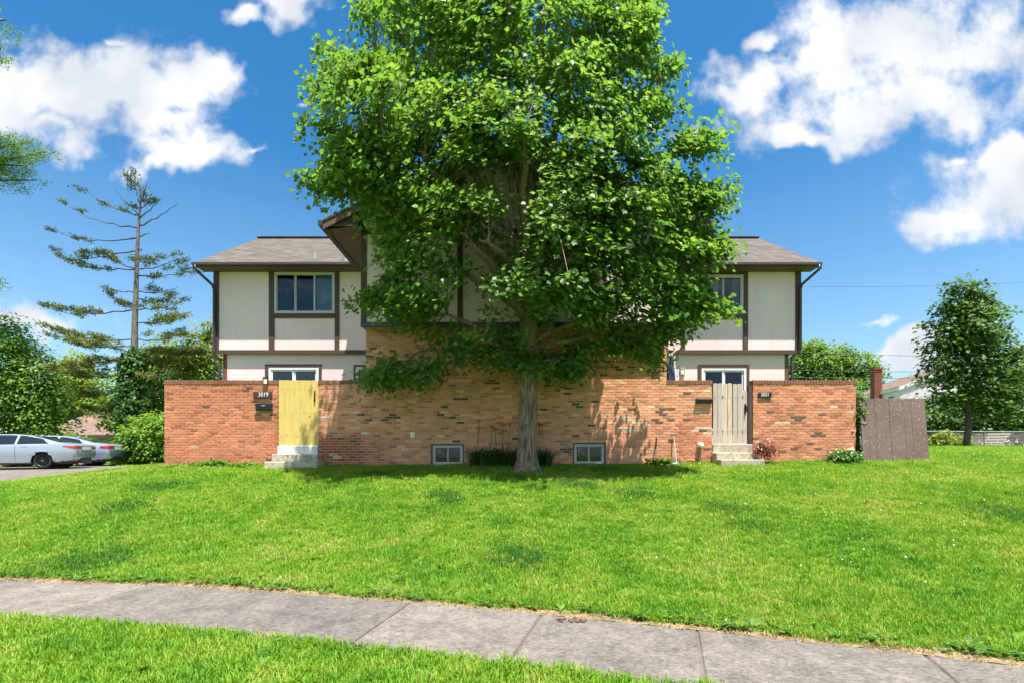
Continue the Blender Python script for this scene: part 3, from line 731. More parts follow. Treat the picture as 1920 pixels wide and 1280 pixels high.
# blinds and curtains
m = MB()
x0, x1, z0, z1 = DR[0]
for k in range(17):
    a = x0 + 0.1 + k * (x1 - x0 - .2) / 17; m.obox((a + .045, YL + 0.115, (z0 + z1) / 2), (0.04, 0.012, 0), (-0.0003, 0.001, 0), (0, 0, (z1 - z0) / 2 - .06))
hpart(m, 'vertical_blind', 'blind')
m = MB(); x0, x1, z0, z1 = UW[0]
m.box(x0 + (x1 - x0) * .67, x1 - .06, YW + 0.08, YW + 0.085, z0 + .06, z1 - .06); hpart(m, 'window_shade', 'blind')
m = MB(); x0, x1, z0, z1 = UW[1]
for (t0, t1, am) in ((0.36, 0.60, 0.02), (0.84, 0.97, 0.035)):
    n = 26; pts = [(x0 + (x1 - x0) * (t0 + (t1 - t0) * k / n), YW + 0.11 + am * math.sin(k * 1.1)) for k in range(n + 1)]
    b = len(m.v)
    for (x, y) in pts: m.v += [(x, y, z0 + .06), (x, y, z1 - .06)]
    for k in range(n): m.f.append((b + 2*k, b + 2*k + 2, b + 2*k + 3, b + 2*k + 1))
hpart(m, 'curtain', 'curtain')
m = MB(); m.box(SW[0] + .12, SW[1] - .06, YL + .09, YL + .095, SW[2] + .05, SW[3] - .12); hpart(m, 'window_shade', 'curtain')

# brown timbering
def beam(x0, x1, z0, z1, y, t=0.03, mat='brown_trim', name='timber_board'): 
    m = MB(); m.box(x0, x1, y - t, y - 0.0005, z0, z1); return hpart(m, name, mat, bevel=0.004)
def wx(u): return PX(u, YW)
ZB0, ZB1 = PZ(663.5, YW), PZ(656, YW)
beam(WX0 - 0.02, wx(411), ZB1, EZ, YW); beam(wx(504.5), wx(515), ZB1, EZ, YW); beam(wx(628), wx(636.5), ZB1, EZ, YW)
beam(wx(515), wx(628), PZ(597, YW), PZ(588, YW), YW, 0.028)
beam(WX0 - 0.02, XB0 - 0.03, ZB0, ZB1, YW, 0.034); beam(wx(515), wx(628), PZ(511, YW), EZ, YW, 0.02)
beam(wx(1491), WX1 + 0.02, ZB1, EZ, YW); beam(wx(1393), wx(1402), ZB1, EZ, YW); beam(wx(1276), wx(1284), ZB1, EZ, YW)
beam(wx(1284), wx(1393), PZ(599, YW), PZ(589, YW), YW, 0.028); beam(wx(1284), wx(1393), PZ(516, YW), EZ, YW, 0.02)
beam(XB1 + 0.03, WX1 + 0.02, ZB0, ZB1, YW, 0.034)
for (x0, x1, z0, z1) in DR:
    beam(x0 - 0.11, x0, 2.1, z1 + .09, YL, 0.028, name='door_trim'); beam(x1, x1 + 0.09, 2.1, z1 + .09, YL, 0.028, name='door_trim'); beam(x0, x1, z1, z1 + .09, YL, 0.027, name='door_trim')
beam(SW[0] - .06, SW[0], SW[2] - .06, SW[3] + .06, YL, 0.026, name='window_trim'); beam(SW[0], XB0 - 0.06, SW[3], SW[3] + .06, YL, 0.025, name='window_trim')

# bay upper storey with its gable
def bay():
    sl = (RZ - 7.12) / (RX + 4.55)
    gz_ = lambda x: RZ - abs(x - RX) * sl - 0.20
    m = MB(); m.prism([(XB0, YU, ZD + 0.02), (XB1, YU, ZD + 0.02), (XB1, YU, gz_(XB1)), (RX, YU, gz_(RX)), (XB0, YU, gz_(XB0))], (0, 0.16, 0)); hpart(m, 'gable_wall', 'stucco_cream')
    m = MB(); m.box(XB0 + .001, XB0 + 0.14, YU + 0.165, YW + 0.1, ZD + 0.02, EZ); hpart(m, 'bay_cheek_wall', 'stucco')
    m = MB(); m.box(XB1 - 0.14, XB1 - .001, YU + 0.165, YW + 0.1, ZD + 0.02, EZ); hpart(m, 'bay_cheek_wall', 'stucco')
    m = MB(); m.box(XB0, XB1, YU + 0.012, YF + 0.2, ZD - 0.002, ZD + 0.018); hpart(m, 'bay_soffit', 'tan_drip')
    beam(XB0 - 0.03, XB1 + 0.03, ZD + 0.004, ZD + 0.13, YU, 0.045, 'dark_gutter', 'drip_board')
    for a, b in ((XB0 - .028, XB0 + .11), (XB1 - .11, XB1 + .028), (-1.36, -1.22), (1.92, 2.06)):
        beam(a, b, ZD + 0.132, gz_((a + b) / 2) - 0.12, YU, 0.03)
    beam(XB0 + .112, -1.362, 6.95, 7.09, YU, .026); beam(-1.218, 1.918, 6.95, 7.09, YU, .026); beam(2.062, XB1 - .112, 6.95, 7.09, YU, .026)
    m = MB(); m.box(0.62, 0.95, YU - 0.03, YU - 0.001, 8.28, 8.72)
    v = hpart(m, 'gable_vent', 'vinyl_white')
    for k in range(6):
        s_ = MB(); s_.obox((0.785, YU - 0.04, 8.33 + k * 0.066), (0.14, 0, 0), (0, 0.012, 0.012), (0, -0.002, 0.002)); hpart(s_, 'slat', 'vinyl_white', v)
    # roof slopes
    RY0, RY1 = 11.62, MRY
    for s in (-1, 1):
        xe = RX + s * 4.66; ze = RZ - 4.66 * sl
        nx, nz = s * sl, 1.0; ln = math.hypot(nx, nz); th = 0.05
        a = [(RX, RY0, RZ), (xe, RY0, ze), (xe, RY1 - 3.5, ze), (RX, RY1 + 0.2, RZ)]
        m = MB(); m.prism(a, (0, 0, -th)); hpart(m, 'gable_roof', 'grey_shingle')
        # rake fascia, sloped soffit behind it, eave soffit, fascia and gutter
        d = Vector((xe - RX, 0, ze - RZ)).normalized()
        p0 = Vector((RX, RY0 + 0.02, RZ - 0.055)); p1 = Vector((xe, RY0 + 0.02, ze - 0.055))
        m = MB(); m.prism([p0, p1, p1 - Vector((0, 0, 0.17)), p0 - Vector((0, 0, 0.17))], (0, 0.028, 0)); hpart(m, 'rake_board', 'brown_soffit')
        q0 = p0 + Vector((0, 0.03, -0.14)); q1 = p1 + Vector((0, 0.03, -0.14))
        m = MB(); m.prism([q0, q1, q1 + Vector((0, YU - RY0 - 0.05, 0)), q0 + Vector((0, YU - RY0 - 0.05, 0))], (0, 0, 0.02)); hpart(m, 'rake_soffit', 'brown_soffit')
        xw = XB0 if s < 0 else XB1
        m = MB(); m.box(min(xw, xe - s * .02), max(xw, xe - s * .02), RY0 + 0.06, YW - 0.5, EZ - 0.03, EZ - 0.01); hpart(m, 'eave_soffit', 'brown_soffit')
        # triangular closing piece at the front of the boxed eave
        m = MB(); m.prism([(xw - s * .02, RY0 + 0.08, EZ - 0.008), (xe - s * .03, RY0 + 0.08, EZ - 0.008), (xe - s * .03, RY0 + 0.08, ze - 0.20), (xw - s * .02, RY0 + 0.08, ze - 0.20 + abs(xw - xe) * sl)], (0, 0.02, 0)); hpart(m, 'eave_return', 'brown_trim')
        m = MB(); b0, b1 = sorted((xe, xe + s * 0.11))
        m.box(b0, b1, RY0 - 0.01, 14.2, EZ - 0.05, EZ + 0.075); m.box(min(xe - s * .022, xe), max(xe - s * .022, xe) - 0.0005, RY0 + .05, 14.2, EZ - 0.06, EZ + 0.03)
        hpart(m, 'gutter', 'dark_gutter', bevel=0.006)
bay()

# main roof, soffits, gutters, downspouts
def main_roof():
    e0, e1 = WX0 - 0.33, WX1 + 0.33; ye = 14.22; ze = 7.10; yb = 2 * MRY - ye
    m = MB(); m.prism([(e0, ye, ze), (e1, ye, ze), (e1, MRY, MRZ), (e0, MRY, MRZ)], (0, 0, -0.05))
    m.prism([(e0, MRY + .001, MRZ), (e1, MRY + .001, MRZ), (e1, yb, ze), (e0, yb, ze)], (0, 0, -0.05)); r = hpart(m, 'main_roof', 'grey_shingle')
    m = MB(); k = 30
    for i in range(k):
        x = e0 + (e1 - e0) * i / k; m.obox((x + 0.31, MRY, MRZ + 0.012), (0.306, 0, 0), (0, 0.11, 0), (0, 0, 0.014))
    hpart(m, 'ridge_cap', 'grey_shingle', r)
    m = MB(); m.tube([(-6.0, 14.75, 7.3), (-6.0, 14.75, 7.62)], 0.055, 10); m.tube([(-4.96, 14.5, 7.2), (-4.96, 14.5, 7.42)], 0.10, 10); hpart(m, 'roof_vent', 'grey_metal', r)
    for (a, b) in ((e0 + .02, XB0 - 0.72), (XB1 + 0.72, e1 - .02)):
        m = MB(); m.box(a, b, ye + 0.012, YW + 0.01, EZ - 0.014, EZ + 0.0); hpart(m, 'eave_soffit', 'brown_soffit')
        m = MB(); m.box(a, b, ye - 0.01, ye + 0.011, EZ - 0.03, 7.05); hpart(m, 'fascia', 'brown_trim')
        m = MB(); m.box(a - .02, b, ye - 0.105, ye - 0.012, EZ - 0.015, 7.08); hpart(m, 'gutter', 'dark_gutter', bevel=0.008)
    for s, x in ((-1, e0), (1, e1)):
        for (y0, y1) in ((ye, MRY), (yb, MRY)):
            m = MB(); m.prism([(x, y0, ze - .055), (x, y1, MRZ - .055), (x, y1, MRZ - .22), (x, y0, ze - .2)], (s * 0.025, 0, 0)); hpart(m, 'rake_board', 'dark_gutter')
    L = [(-9.27, ye - .07, EZ - .01), (-9.27, ye - .05, EZ - .14), (WX0 + .03, YW - .14, EZ - .46), (WX0 + .04, YW - .085, EZ - .58), (WX0 + .04, YW - .085, 4.62), (WX0 + .04, YW - .07, 4.50), (WX0 + .13, YL - .02, 4.36), (WX0 + .13, YL - .05, 4.2), (WX0 + .13, YL - .05, 1.5)]
    m = MB(); m.tube(L, 0.042, 8); hpart(m, 'downspout', 'dark_gutter', smooth=True)
    Q = [(8.99, ye - .07, EZ - .01), (8.99, ye - .05, EZ - .14), (WX1 - .03, YW - .14, EZ - .44), (WX1 - .04, YW - .085, EZ - .58), (WX1 - .04, YW - .085, 4.66), (WX1 - .22, YL - .02, 4.42), (WX1 - .22, YL - .05, 4.3), (WX1 - .22, YL - .05, 1.5)]
    m = MB(); m.tube(Q, 0.042, 8); hpart(m, 'downspout', 'dark_gutter', smooth=True)
main_roof()

# basement windows in their recesses
for i, (x0, x1, z0, z1) in enumerate(BW):
    m = MB(); t = 0.035
    m.box(x0 + .002, x0 + t, YF + 0.012, YF + .19, z0, z1 - .002); m.box(x1 - t, x1 - .002, YF + 0.012, YF + .19, z0, z1 - .002); m.box(x0 + t, x1 - t, YF + 0.012, YF + .19, z1 - t, z1 - .002)
    hpart(m, 'recess_lining', 'dark_gutter')
    window(x0 + t + .002, x1 - t - .002, z0 + 0.01, z1 - t - .002, YF + 0.045, (0.5,), 'vinyl_beige', 0.05, 'basement_window', 0.02, lab='left basement window with papers behind the glass' if i == 0 else 'right basement window with pale frame')
    room(x0, x1, z0 - .05, z1, YF + 0.2, 0.8)
    m = MB(); m.box(x0 + .15, x0 + .25, YF + .14, YF + .143, z1 - .26, z1 - .13); m.box(x0 + .28, x0 + .31, YF + .14, YF + .143, z1 - .3, z1 - .2)
    hpart(m, 'paper_note', 'blind')
    # low curved well rim
    m = MB(); n = 14; cx = (x0 + x1) / 2; w = (x1 - x0) / 2 + 0.06
    for k in range(n + 1):
        a = math.pi * k / n; x = cx - w * math.cos(a); y = YF - 0.015 - 0.30 * math.sin(a); z = g1(cx, YF - .2)
        m.v += [(x, y, z - .1), (x, y, z + .035), (x * 1.0, y - .02, z + .035), (x, y - .02, z - .1)]
    for k in range(n):
        for j in range(4): m.f.append((4*k + j, 4*k + (j+1) % 4, 4*k + 4 + (j+1) % 4, 4*k + 4 + j))
    hpart(m, 'window_well', 'grey_metal')

# ------------------------------------------------------------------ gates, steps, signs
def dogear(m, x0, x1, y0, y1, z0, z1, c=0.02, skew=0.0):
    m.prism([(x0, y0, z0), (x1, y0, z0), (x1 + skew, y0, z1 - c), (x1 - c + skew, y0, z1), (x0 + c + skew, y0, z1), (x0 + skew, y0, z1 - c)], (0, y1 - y0, 0)); return m
def yellow_gate():
    x0, x1, z0 = -5.965, -4.985, 1.715
    g = thing('wooden_gate', 'new yellow pine board gate above the left concrete steps', 'gate', ((x0 + x1) / 2, YF, z0))
    n = 7; w = (x1 - x0) / n
    for k in range(n):
        m = MB(); dogear(m, x0 + k * w + .0015, x0 + (k + 1) * w - .0015, YF + 0.012 + random.uniform(-.002, .002), YF + 0.03, z0 + random.uniform(0, .006), WT - 0.0 + random.uniform(-.012, .008), 0.018)
        m.build('board', random.choice(['new_pine', 'new_pine_pale', 'new_pine']), g)
    for z in (1.95, 2.55, 3.15):
        m = MB(); m.box(x0 + .02, x1 - .02, YF + .032, YF + .07, z - .045, z + .045); m.build('rail', 'new_pine', g)
    m = MB()
    for k in range(n):
        for z in (1.95, 2.55, 3.15):
            for f in (.3, .7): cx = x0 + (k + f) * w; m.box(cx - .005, cx + .005, YF + .0045, YF + .012, z - .005, z + .005)
    m.build('nails', 'fence_steel', g)['kind'] = 'stuff'
    for (fx, fz) in ((0.52, 0.97), (0.8, .45), (.82, .44), (.72, .235), (.52, .13), (.21, .16), (.05, .26), (.06, .8), (.66, .5)):
        m = MB(); cx, cz = x0 + fx * (x1 - x0), z0 + fz * (WT - z0); r = random.uniform(.008, .016)
        m.prism([(cx + r * math.cos(a) , YF + .009, cz + r * 1.2 * math.sin(a)) for a in [k * math.pi / 4 for k in range(8)]], (0, .004, 0)); m.build('knot', 'knot', g)
    m = MB(); hx = x1 - .06; m.tube([(hx, YF + .008, 2.86), (hx + .015, YF - .035, 2.90), (hx + .018, YF - .045, 2.98), (hx + .012, YF - .035, 3.05), (hx, YF + .008, 3.08)], 0.012, 6)
    m.box(hx - .02, hx + .02, YF + .002, YF + .011, 2.83, 3.11); m.build('handle', 'black_metal', g)
    m = MB(); m.box(x1 + .004, -4.952, YF + .015, YF + .10, z0 - .02, WT - .03); m.build('post', 'new_pine', g)
yellow_gate()
def grey_gate():
    x0, x1, z0 = 5.135, 6.02, 1.76; zt = PZ(718, YF)
    g = thing('picket_gate', 'weathered grey picket gate above the right concrete steps', 'gate', ((x0 + x1) / 2, YF, z0))
    n = 7; w = (x1 - x0) / n
    for k in range(n):
        h = zt + random.uniform(-.01, .01) if k < 6 else PZ(731, YF)
        m = MB(); dogear(m, x0 + k * w + .009, x0 + (k + 1) * w - .009, YF + 0.012 + random.uniform(-.004, .004), YF + 0.032, z0 + random.uniform(-.01, .02), h, 0.022, random.uniform(-.006, .006))
        m.build('picket', random.choice(['weathered_wood', 'weathered_wood_tan', 'weathered_wood']), g)
    for z in (2.08, 2.95):
        m = MB(); m.box(x0 + .02, x1 - .02, YF + .04, YF + .08, z - .045, z + .045); m.build('rail', 'weathered_wood', g)
    m = MB()
    for k in range(n):
        for z in (2.08, 2.95):
            for f in (.3, .7): cx = x0 + (k + f) * w; m.box(cx - .005, cx + .005, YF + .0045, YF + .012, z - .005, z + .005)
    m.build('nails', 'fence_steel', g)['kind'] = 'stuff'
    m = MB(); hx = x1 - .055; m.box(hx - .022, hx + .022, YF - .002, YF + .006, 2.52, 2.78); m.tube([(hx, YF, 2.56), (hx + .01, YF - .05, 2.60), (hx + .01, YF - .05, 2.70), (hx, YF, 2.74)], 0.013, 6); m.build('latch', 'black_metal', g)
    m = MB(); m.box(6.055, 6.15, YF + .02, YF + .11, z0 - .1, PZ(722, YF)); m.build('post', 'brown_trim', g)
grey_gate()
def steps(label, rows):
    s = thing('concrete_steps', label, 'steps', ((rows[0][0] + rows[0][1]) / 2, 12.0, 1.15))
    for k, (x0, x1, y0, y1, z0, z1, mt, nm) in enumerate(rows):
        m = MB(); m.box(x0, x1, y0, y1, z0, z1); m.build(nm, mt, s, bevel=0.014)
steps('two worn concrete steps and white plinth below the yellow gate', [(-6.05, -4.78, 11.80, 12.345, 0.9, 1.305, 'step_concrete', 'step'), (-6.01, -4.86, 12.08, 12.349, 1.30, 1.49, 'step_concrete', 'step'), (-5.985, -4.955, 12.33, 12.55, 1.2, 1.706, 'white_concrete', 'plinth')])
steps('three worn concrete steps below the grey picket gate', [(5.09, 6.16, 11.78, 12.343, 0.9, 1.36, 'step_concrete', 'step'), (5.10, 6.15, 12.06, 12.349, 1.35, 1.53, 'step_concrete', 'step'), (5.115, 6.14, 12.325, 12.58, 1.2, 1.745, 'step_concrete', 'plinth')])

def text_on(parent, s, x, y, z, size, mat, name='house_number', spacing=1.0):
    c = bpy.data.curves.new(name, 'FONT'); c.body = s; c.size = size; c.extrude = 0.004; c.align_x = 'CENTER'; c.align_y = 'CENTER'; c.space_character = 1.08; c.offset = 0.0
    tmp = bpy.data.objects.new('tmp_text', c); COL.objects.link(tmp); dg = bpy.context.evaluated_depsgraph_get()
    me = bpy.data.meshes.new_from_object(tmp.evaluated_get(dg)); bpy.data.objects.remove(tmp); bpy.data.curves.remove(c)
    me.materials.clear(); me.materials.append(MATS[mat]); o = bpy.data.objects.new(name, me); COL.objects.link(o); o.parent = parent
    o.location = Vector((x, y, z)) - off_of(parent); o.rotation_euler = (R(90), 0, 0); o.scale = (0.78, 1, 1); return o
def wxf(u): return PX(u, YF)
def wzf(v): return PZ(v, YF)
t = thing('number_sign', 'brown wooden sign reading 3019 beside the yellow gate', 'sign', (wxf(494.5), YF, wzf(740)))
m = MB(); m.box(wxf(476), wxf(511), YF - .035, YF - .004, wzf(746), wzf(734)); m.build('plaque', 'sign_brown', t, bevel=.004)
text_on(t, '3019', wxf(495), YF - .037, wzf(739.6), 0.155, 'paint_white')
t = thing('number_sign', 'small black sign reading 3021 right of the grey picket gate', 'sign', (wxf(1433), YF, wzf(740)))
m = MB(); m.box(wxf(1421), wxf(1446), YF - .035, YF - .004, wzf(745), wzf(735)); m.build('plaque', 'black_plastic', t, bevel=.004)
text_on(t, '3021', wxf(1433), YF - .037, wzf(739.4), 0.125, 'paint_white')
def mailbox(label, u0, u1, v0, v1, flap):
    x0, x1, z1, z0 = wxf(u0), wxf(u1), wzf(v0), wzf(v1); d = 0.085
    t = thing('mailbox', label, 'mailbox', ((x0 + x1) / 2, YF, z0))
    m = MB(); y0 = YF - d
    prof = [(YF - .004, z0), (y0 + .02, z0), (y0, z0 + .03), (y0, z1 - .06), (y0 + .03, z1 - .015), (YF - .004, z1)]
    m.prism([(x0, a, b) for a, b in prof], (x1 - x0, 0, 0)); m.build('box', 'black_metal', t, bevel=.006)
    m = MB()
    if flap:
        m.prism([(x0 - .008, y0 - .012, z1 - .02), (x1 + .008, y0 - .012, z1 - .02), (x1 + .008, y0 - .012, z1 - .055), ((x0 + x1) / 2 + .05, y0 - .012, z1 - .10), ((x0 + x1) / 2 - .05, y0 - .012, z1 - .10), (x0 - .008, y0 - .012, z1 - .055)], (0, .010, 0))
        m.build('lid', 'black_metal', t)
        m = MB(); m.box((x0 + x1) / 2 - .045, (x0 + x1) / 2 + .045, y0 - .018, y0 - .013, z1 - .085, z1 - .062); m.build('plate', 'grey_metal', t)
    else:
        m.prism([(x0 - .01, YF - .004, z1 + .004), (x0 - .01, y0 - .01, z1 - .03), (x0 - .01, y0 - .016, z1 - .05), (x0 - .01, y0 + .03, z1 - .012)], (x1 - x0 + .02, 0, 0)); m.build('lid', 'black_metal', t)
mailbox('black mailbox with pointed lid beneath the 3019 sign', 482, 512, 755, 769, True)
mailbox('rounded black mailbox left of the grey picket gate', 1305, 1334, 746, 756, False)
def lantern(label, x, y, z, w, h, mat='black_metal'):
    t = thing('wall_lantern', label, 'lamp', (x, y, z))
    m = MB(); m.box(x - w * .6, x + w * .6, y - .02, y - .003, z - h * .5, z + h * .62); m.build('back_plate', mat, t)
    m = MB(); m.box(x - w * .62, x + w * .62, y - .052, y - .021, z + h * .38, z + h * .5); m.box(x - w * .5, x + w * .5, y - .048, y - .024, z + h * .505, z + h * .58)
    for sx in (-1, 1):
        for yy in (-.050, -.033): m.box(x + sx * w * .5 - .007, x + sx * w * .5 + .007, y + yy, y + yy + .012, z - h * .45, z + h * .379)
    m.box(x - w * .55, x + w * .55, y - .051, y - .022, z - h * .5, z - h * .42); m.build('cage', mat, t)
    m = MB(); m.box(x - w * .4, x + w * .4, y - .046, y - .028, z - h * .40, z + h * .36); m.build('glass', 'lamp_glass', t)
lantern('black wall lantern on the brick above the 3019 sign', wxf(499), YF, wzf(714), 0.11, 0.17)
lantern('small grey wall light on stucco left of the right patio door', PX(1279, YL), YL, PZ(696, YL), 0.12, 0.20, 'grey_metal')

# flag on its pole
t = thing('house_flag', 'furled navy blue flag hanging from a slanted wooden pole', 'flag', (4.62, 14.2, 3.7))
a, b = Vector((5.20, 14.76, 4.82)), Vector((4.66, 14.2, 4.40))
m = MB(); m.tube([a, b], 0.016, 8); m.build('pole', 'pole_wood', t, smooth=True)
m = MB(); m.tube([b + Vector((0.04, .04, .03)), b + Vector((.01, .01, .01)), b + Vector((-.03, -.03, -.02)), b + Vector((-.05, -.05, -.035))], [.02, .05, .05, .01], 10); m.build('finial', 'paint_white', t, smooth=True)
m = MB(); n = 10
for k in range(n + 1):
    z = 4.38 - k * 0.075; r = 0.035 + 0.085 * min(1, k / 7)
    for j in range(20):
        an = 2 * math.pi * j / 20; rr = r * (1 + 0.38 * math.sin(j * 1.57 + k * .25)); m.v.append((4.68 + rr * math.cos(an) * 0.8 + .02 * math.sin(k), 14.24 + rr * math.sin(an) * .6, z + .02 * math.sin(j)))
for k in range(n):
    for j in range(20): m.f.append((k*20 + j, k*20 + (j+1) % 20, (k+1)*20 + (j+1) % 20, (k+1)*20 + j))
m.build('cloth', 'flag_blue', t, smooth=True)
m = MB(); m.tube([(4.745, 14.16, 4.36), (4.755, 14.13, 4.0), (4.79, 14.12, 3.63)], [.012, .02, .028], 6); m.build('white_edge', 'paint_white', t)

# small fittings on the wall and tools leaning on it
t = thing('junction_box', 'small white utility box on the brick near the left basement window', 'utility box', (wxf(774), YF, wzf(815)))
m = MB(); m.box(wxf(770), wxf(778), YF - .05, YF - .004, wzf(820), wzf(810)); m.build('box', 'paint_white', t, bevel=.008)
m = MB(); m.box(wxf(769.4), wxf(778.6), YF - .056, YF - .0505, wzf(812), wzf(809.6)); m.build('lid', 'paint_white', t)
t = thing('wall_hydrant', 'white faucet cover with a thin stake on the right brick wall', 'faucet', (wxf(1311), YF, wzf(835)))
m = MB(); cx, cz = wxf(1312), wzf(834); m.tube([(cx, YF - .003, cz), (cx, YF - .07, cz), (cx, YF - .11, cz - .02), (cx, YF - .125, cz - .03)], [.075, .075, .055, .02], 14); m.build('cover', 'paint_white', t, smooth=True)
m = MB(); m.tube([(cx - .05, YF - .10, cz - .04), (cx - .13, YF - .17, 1.15)], .009, 6); m.build('stake', 'black_metal', t)
t = thing('garden_edger', 'rusty long handled garden tool with a crossbar leaning on the wall', 'garden tool', (wxf(1262), YF - .2, 1.2))
gx = wxf(1262); m = MB(); m.tube([(gx + .02, YF - .22, 1.22), (gx, YF - .04, wzf(816))], .017, 7); m.build('shaft', 'weathered_wood', t)
m = MB(); m.tube([(gx - .09, YF - .04, wzf(815)), (gx + .08, YF - .04, wzf(815))], .016, 7); m.build('crossbar', 'black_metal', t)
m = MB(); m.tube([(gx - .055, YF - .22, 1.20), (gx - .05, YF - .2, 1.45), (gx - .01, YF - .14, 1.62)], .011, 6); m.box(gx - .10, gx + .07, YF - .235, YF - .215, 1.20, 1.30); m.build('blade', 'grey_metal', t)
t = thing('leaning_stake', 'thin pale stake with dark tip leaning on the brick wall', 'garden tool', (wxf(1227), YF - .2, 1.2))
m = MB(); m.tube([(wxf(1225), YF - .20, 1.18), (wxf(1227.5), YF - .08, 1.62)], .018, 6); m.build('shaft', 'fence_steel', t)
m = MB(); m.tube([(wxf(1227.5), YF - .08, 1.62), (wxf(1231), YF - .02, wzf(819))], [.022, .014], 6); m.build('tip', 'black_plastic', t)
t = thing('metal_plate', 'pale metal plate lying on the grass below the right wall', 'metal plate', (wxf(1253), 11.95, g1(3.9, 11.95)))
z = g1(3.95, 11.95) + .07
m = MB(); m.obox((3.95, 11.95, z), (.14, 0, .02), (0, .05, .005), (0, -.0006, .006)); m.build('sheet', 'grey_metal', t)
m = MB(); m.obox((3.99, 11.93, z + .014), (.08, 0, .012), (0, .012, .001), (0, 0, .004)); m.build('rib', 'paint_white', t)

# leaning brown fence panel
def fence_panel():
    yb, yt = 12.0, 12.42
    t = thing('fence_panel', 'leaning brown painted fence panel with peeling boards beside the right wall', 'fence panel', (PX(1680, yb), yb, 1.35))
    L0, L1 = PX(1619, yb), PX(1743, yb); T0, T1 = PX(1612, yt), PX(1733, yt); zt = PZ(746, yt)
    n = 9
    for k in range(n):
        f0, f1 = k / n, (k + 1) / n; e = .004
        b0 = L0 + (L1 - L0) * f0 + e * .4; b1 = L0 + (L1 - L0) * f1 - e * .4; t0 = T0 + (T1 - T0) * f0 + e * .4; t1 = T0 + (T1 - T0) * f1 - e * .4
        dz = random.uniform(-.012, .012); zb = min(g1(b0, yb), g1(b1, yb)) - .03; h = zt + dz; c = .028; dy = random.uniform(-.004, .004)
        yc = yt - (yt - yb) * c / (zt - zb)
        m = MB(); m.prism([(b0, yb + dy, zb), (b1, yb + dy, zb), (t1, yc + dy, h - c), (t1 - c, yt + dy, h), (t0 + c, yt + dy, h), (t0, yc + dy, h - c)], (0, .02, .004)); m.build('board', 'brown_paint', t)
    for f in (0.15, 0.5, 0.85):
        y = yb + (yt - yb) * f + .06; z = 1.35 + (zt - 1.35) * f; x0 = L0 + (T0 - L0) * f; x1 = L1 + (T1 - L1) * f
        m = MB(); m.obox(((x0 + x1) / 2, y, z), ((x1 - x0) / 2 - .03, 0, 0), (0, .018, -.0047), (0, .0118, .045)); m.build('rail', 'brown_paint', t)
    m = MB(); m.box(8.84, 8.93, 12.42, 12.51, 1.0, 3.05); m.build('post', 'brown_trim', t)
fence_panel()

